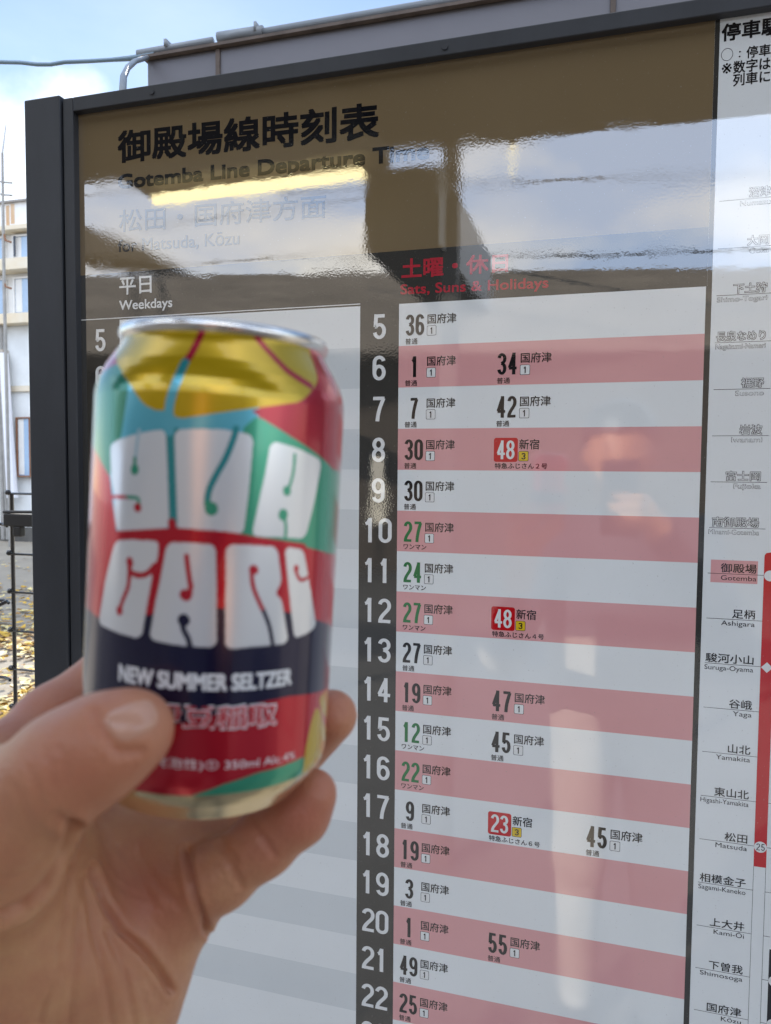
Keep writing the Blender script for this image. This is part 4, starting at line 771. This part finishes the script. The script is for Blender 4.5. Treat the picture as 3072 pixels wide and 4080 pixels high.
for depth, wid, dmin, dmax, P in CREASES:
    P = np.array(P, float); Pd = []
    for i in range(len(P) - 1): Pd += [P[i] + (P[i + 1] - P[i]) * t for t in np.linspace(0, 1, 12, endpoint=False)]
    Pd = np.array(Pd + [P[-1]]); best = np.full(len(HV), 1e9)
    for pnt in Pd: best = np.minimum(best, np.hypot(pxy[:, 0] - pnt[0], pxy[:, 1] - pnt[1]))
    mm = best * HV[:, 2] / FD; ok = face & (HV[:, 2] > dmin) & (HV[:, 2] < dmax)
    disp += np.where(ok, -depth * np.exp(-(mm / wid) ** 2) + depth * 0.22 * np.exp(-((mm - wid * 2.2) / wid) ** 2), 0)
flush = np.clip(-disp / 6.0, 0, .16)
for tx, ty, td, tr in ((300, 1574, 166, 15), (716, 1546, 231, 15), (676, 1714, 217, 14), (560, 1830, 215, 9), (645, 1760, 212, 9), (140, 1650, 160, 12), (20, 1500, 230, 25), (330, 1960, 215, 16)):
    q_ = HP(tx, ty, td); flush += 0.6 * np.exp(-((HV - q_) ** 2).sum(1) / tr ** 2)
HV = HV + HN * disp[:, None]; HV = relax(HV, HQ, 1)
me = bpy.data.meshes.new('hand'); wv = [tuple(c2w(v)) for v in HV]; me.from_pydata(wv, [], [tuple(q) for q in HQ]); me.update()
sk = mat('skin', (0.60, 0.325, 0.165), rough=0.44, noise=0.16, nscale=60, rgb2=(0.47, 0.195, 0.11), bump=0.5, bscale=700, spec=0.45, bdist=0.0006)
fa = me.attributes.new('flush', 'FLOAT', 'POINT'); fa.data.foreach_set('value', np.clip(flush, 0, 1).astype(np.float32))   # ruddier skin at fingertips, joints and in the creases
st_ = sk.node_tree; b = st_.nodes['Principled BSDF']; an = st_.nodes.new('ShaderNodeAttribute'); an.attribute_name = 'flush'; mxs = st_.nodes.new('ShaderNodeMix'); mxs.data_type = 'RGBA'
old = b.inputs['Base Color'].links[0].from_socket; st_.links.new(old, mxs.inputs['A']); mxs.inputs['B'].default_value = (0.46, 0.15, 0.09, 1); st_.links.new(an.outputs['Fac'], mxs.inputs['Factor']); st_.links.new(mxs.outputs['Result'], b.inputs['Base Color']); b.inputs['Subsurface Weight'].default_value = 0.15; b.inputs['Subsurface Radius'].default_value = (1.0, 0.35, 0.2); b.inputs['Subsurface Scale'].default_value = 0.004
hand = link('hand', me, None, [sk], smooth=True)
# thumb nail, laid on the thumb
bvh = BVHTree.FromPolygons([Vector(v) for v in wv], [tuple(q) for q in HQ])
NAIL = [(209,1545), (328,1500), (352,1564), (262,1614)]
nv = []; nf = []; nn = 22
cx, cy = np.mean(NAIL, 0)
def npx(u, v):                                                   # bilinear over the nail's four sides, rounded to a superellipse
    r = max(abs(u), abs(v)); a = math.atan2(v, u); k = (abs(math.cos(a)) ** 3.2 + abs(math.sin(a)) ** 3.2) ** (-1 / 3.2) * r
    uu, vv = k * math.cos(a), k * math.sin(a); s = (uu + 1) / 2; t = (vv + 1) / 2
    A, B, C_, D = [np.array(p, float) for p in NAIL]; return (A * (1 - s) + B * s) * (1 - t) + (D * (1 - s) + C_ * s) * t
for j in range(nn):
    for i in range(nn):
        u, v = i / (nn - 1) * 2 - 1, j / (nn - 1) * 2 - 1; q = npx(u, v); d = ray(*q).normalized()
        hit = bvh.ray_cast(CAMW, d); p_, n_ = (hit[0], hit[1]) if hit[0] else (CAMW + d * 0.17, -d)
        if n_.dot(d) > 0: n_ = -n_
        e = 1 - max(abs(u), abs(v)) ** 4; nv.append(tuple(p_ + n_ * (0.0007 * e - 0.0001)))
for j in range(nn - 1):
    for i in range(nn - 1): nf.append((j * nn + i, j * nn + i + 1, (j + 1) * nn + i + 1, (j + 1) * nn + i))
mn = bpy.data.meshes.new('thumbnail'); mn.from_pydata(nv, [], nf)
M_NAIL = mat('nail', (0.58, 0.31, 0.21), rough=0.28, noise=0.06, nscale=120, coat=0.15)
link('thumbnail', mn, hand, [M_NAIL], smooth=True)

# ------------------------------------------------------------------ the photographer behind the phone (seen only mirrored in the film)
wr = c2w(HP(110, 2560, 230))
PB = [((.27, -1.30, .98), .125, (.27, -1.285, 1.30), .125, .05), ((.18, -1.30, .98), .10, (.14, -1.285, 1.30), .09, .05), ((.36, -1.30, .98), .10, (.40, -1.285, 1.30), .09, .05), ((.11, -1.275, 1.385), .062, (.43, -1.275, 1.385), .062, .05),
      ((.265, -1.265, 1.38), .062, (.255, -1.235, 1.50), .052, .03), ((.25, -1.235, 1.645), .083, (.25, -1.225, 1.60), .080, .03), ((.25, -1.205, 1.57), .062, (.25, -1.185, 1.535), .042, .03),
      ((.25, -1.150, 1.605), .008, (.25, -1.138, 1.580), .013, .012), ((.168, -1.235, 1.60), .012, (.168, -1.235, 1.58), .010, .01), ((.332, -1.235, 1.60), .012, (.332, -1.235, 1.58), .010, .01),
      ((.18, -1.30, .93), .10, (.17, -1.29, .50), .068, .04), ((.17, -1.29, .50), .068, (.17, -1.31, .09), .048, .03), ((.17, -1.31, .055), .042, (.165, -1.18, .045), .036, .03),
      ((.36, -1.30, .93), .10, (.37, -1.29, .50), .068, .04), ((.37, -1.29, .50), .068, (.37, -1.31, .09), .048, .03), ((.37, -1.31, .055), .042, (.375, -1.18, .045), .036, .03),
      ((.10, -1.27, 1.375), .062, (-.02, -1.06, 1.10), .050, .04), ((-.02, -1.06, 1.10), .050, tuple(wr - Vector((0, .01, .015))), .034, .03),
      ((.44, -1.27, 1.375), .062, (.50, -1.06, 1.16), .050, .04), ((.50, -1.06, 1.16), .050, (.335, -.875, 1.42), .034, .03), ((.335, -.875, 1.42), .030, (.297, -.835, 1.475), .026, .02)]
for k, (xe_f, zf) in enumerate(((.238, 1.500), (.230, 1.480), (.234, 1.460), (.246, 1.442))):
    PB += [((.300, -.828, zf - .004), .0115, (.285, -.803, zf), .0100, .006), ((.285, -.803, zf), .0100, (xe_f, -.799, zf + .003), .0085, .004)]
PB += [((.298, -.835, 1.455), .0125, (.268, -.832, 1.500), .0105, .008)]
def body_field(h=.007):
    lo = np.array([-.16, -1.46, 0.0]); hi = np.array([.60, -.76, 1.76]); n = np.ceil((hi - lo) / h).astype(int)
    pts = np.stack(np.meshgrid(*[lo[i] + h * np.arange(n[i]) for i in range(3)], indexing='ij'), -1).astype(np.float32); F = np.full(pts.shape[:3], .3, np.float32)
    for a, ra, b_, rb, k in PB:
        a, b_ = np.array(a), np.array(b_); m = max(ra, rb) + k + .03
        i0 = np.clip(np.floor((np.minimum(a, b_) - m - lo) / h).astype(int), 0, n); i1 = np.clip(np.ceil((np.maximum(a, b_) + m - lo) / h).astype(int), 0, n)
        s_ = tuple(slice(i0[i], i1[i]) for i in range(3)); q = pts[s_] - a.astype(np.float32); ba = (b_ - a).astype(np.float32)
        t_ = np.clip((q @ ba) / (float(ba @ ba) + 1e-9), 0, 1); d = np.linalg.norm(q - t_[..., None] * ba, axis=-1) - (ra + (rb - ra) * t_); f = F[s_]
        hh = np.clip(.5 + .5 * (f - d) / k, 0, 1); F[s_] = f * (1 - hh) + d * hh - k * hh * (1 - hh)
    return F, lo, h
BV, BQ = surface_nets(*body_field()); BV = relax(BV, BQ, 2); bn = vnorm(BV, BQ)
if (bn * (BV - np.array([.27, -1.28, 1.1]))).sum() < 0: BQ = BQ[:, ::-1]
me = bpy.data.meshes.new('person'); me.from_pydata([tuple(v) for v in BV], [], [tuple(q) for q in BQ])
M_JKT = mat('pale_lower_coat', (0.46, 0.41, 0.35), rough=0.85, noise=0.15, nscale=9, bump=.4, bscale=25, bdist=.02); M_UPPER = mat('dark_upper_coat', (0.055, 0.06, 0.075), rough=.85, noise=.2, nscale=12)  # dark above, pale below: coat colours mimic where the figure catches light
M_SHOE = mat('shoe_leather', (0.04, 0.03, 0.025), rough=.5, noise=.1); M_HAIR = mat('dark_hair', (0.015, 0.012, 0.010), rough=.45, noise=.3, nscale=60, stretch=(1, 1, .2))
person = link('person', me, None, [sk, M_JKT, M_UPPER, M_SHOE], smooth=True)
fcn = BV[BQ].mean(1); mi = np.ones(len(fcn), np.int32); mi[fcn[:, 2] < .88] = 1; mi[(fcn[:, 2] > 1.12)] = 2; mi[fcn[:, 2] < .09] = 3; mi[(fcn[:, 2] > 1.465) & (fcn[:, 1] < -1.1)] = 0
mi[np.linalg.norm(fcn - np.array([.285, -.82, 1.47]), axis=1) < .075] = 0
me.polygons.foreach_set('material_index', mi); me.update()
tag(person, 'person holding out the can, bare left hand around it, mirrored faintly in the board', 'person')
hand.parent = person
hb = MB()                                                       # short hair as a cap over the skull
hv = []; hf_ = []; nu, nv_ = 28, 14
for j in range(nv_ + 1):
    for i in range(nu):
        a = 2 * math.pi * i / nu; low = 1.48 + .45 * (0.5 - 0.5 * math.sin(a)); e = low * j / nv_
        r = .094 + .003 * math.sin(9 * a) * j / nv_; hv.append((.25 + r * math.sin(e) * math.cos(a), -1.237 + r * math.sin(e) * math.sin(a), 1.645 + r * math.cos(e) * 1.02))
hf_ = [(j * nu + i, j * nu + (i + 1) % nu, (j + 1) * nu + (i + 1) % nu, (j + 1) * nu + i) for j in range(nv_) for i in range(nu)]
hb.add(hv, hf_).build('hair', M_HAIR, person, smooth=True)
for sx in (-1, 1): MB().ball((.25 + sx * .030, -1.153, 1.612), .010, sy=.6).build('eye', mat('eye', (.05, .04, .035), rough=.2, noise=.1), person, smooth=True)
MB().tube([(.230, -1.146, 1.556), (.25, -1.142, 1.554), (.270, -1.146, 1.556)], .005, 8).build('mouth', mat('lips', (.40, .15, .12), rough=.4, noise=.1), person, smooth=True)
ph = empty('phone', (.247, -.812, 1.43)); tag(ph, 'dark phone held up in the right hand, mirrored in the board', 'phone')
M_PH = mat('phone_glass', (.02, .02, .025), rough=.15, noise=.1, coat=.5)
MB().box(.2095, .2845, -.8185, -.8095, 1.42, 1.578, bev=.003).build('phone_body', M_PH, ph)
MB().box(.2125, .2815, -.8192, -.8184, 1.424, 1.574).build('screen', mat('phone_screen', (.05, .05, .06), rough=.1, noise=.05, emit=(.5, .55, .6), estr=.4), ph)
MB().tube([(.2227, -.8097, 1.532), (.2227, -.8075, 1.532)], .006, 16).build('lens', M_PH, ph)
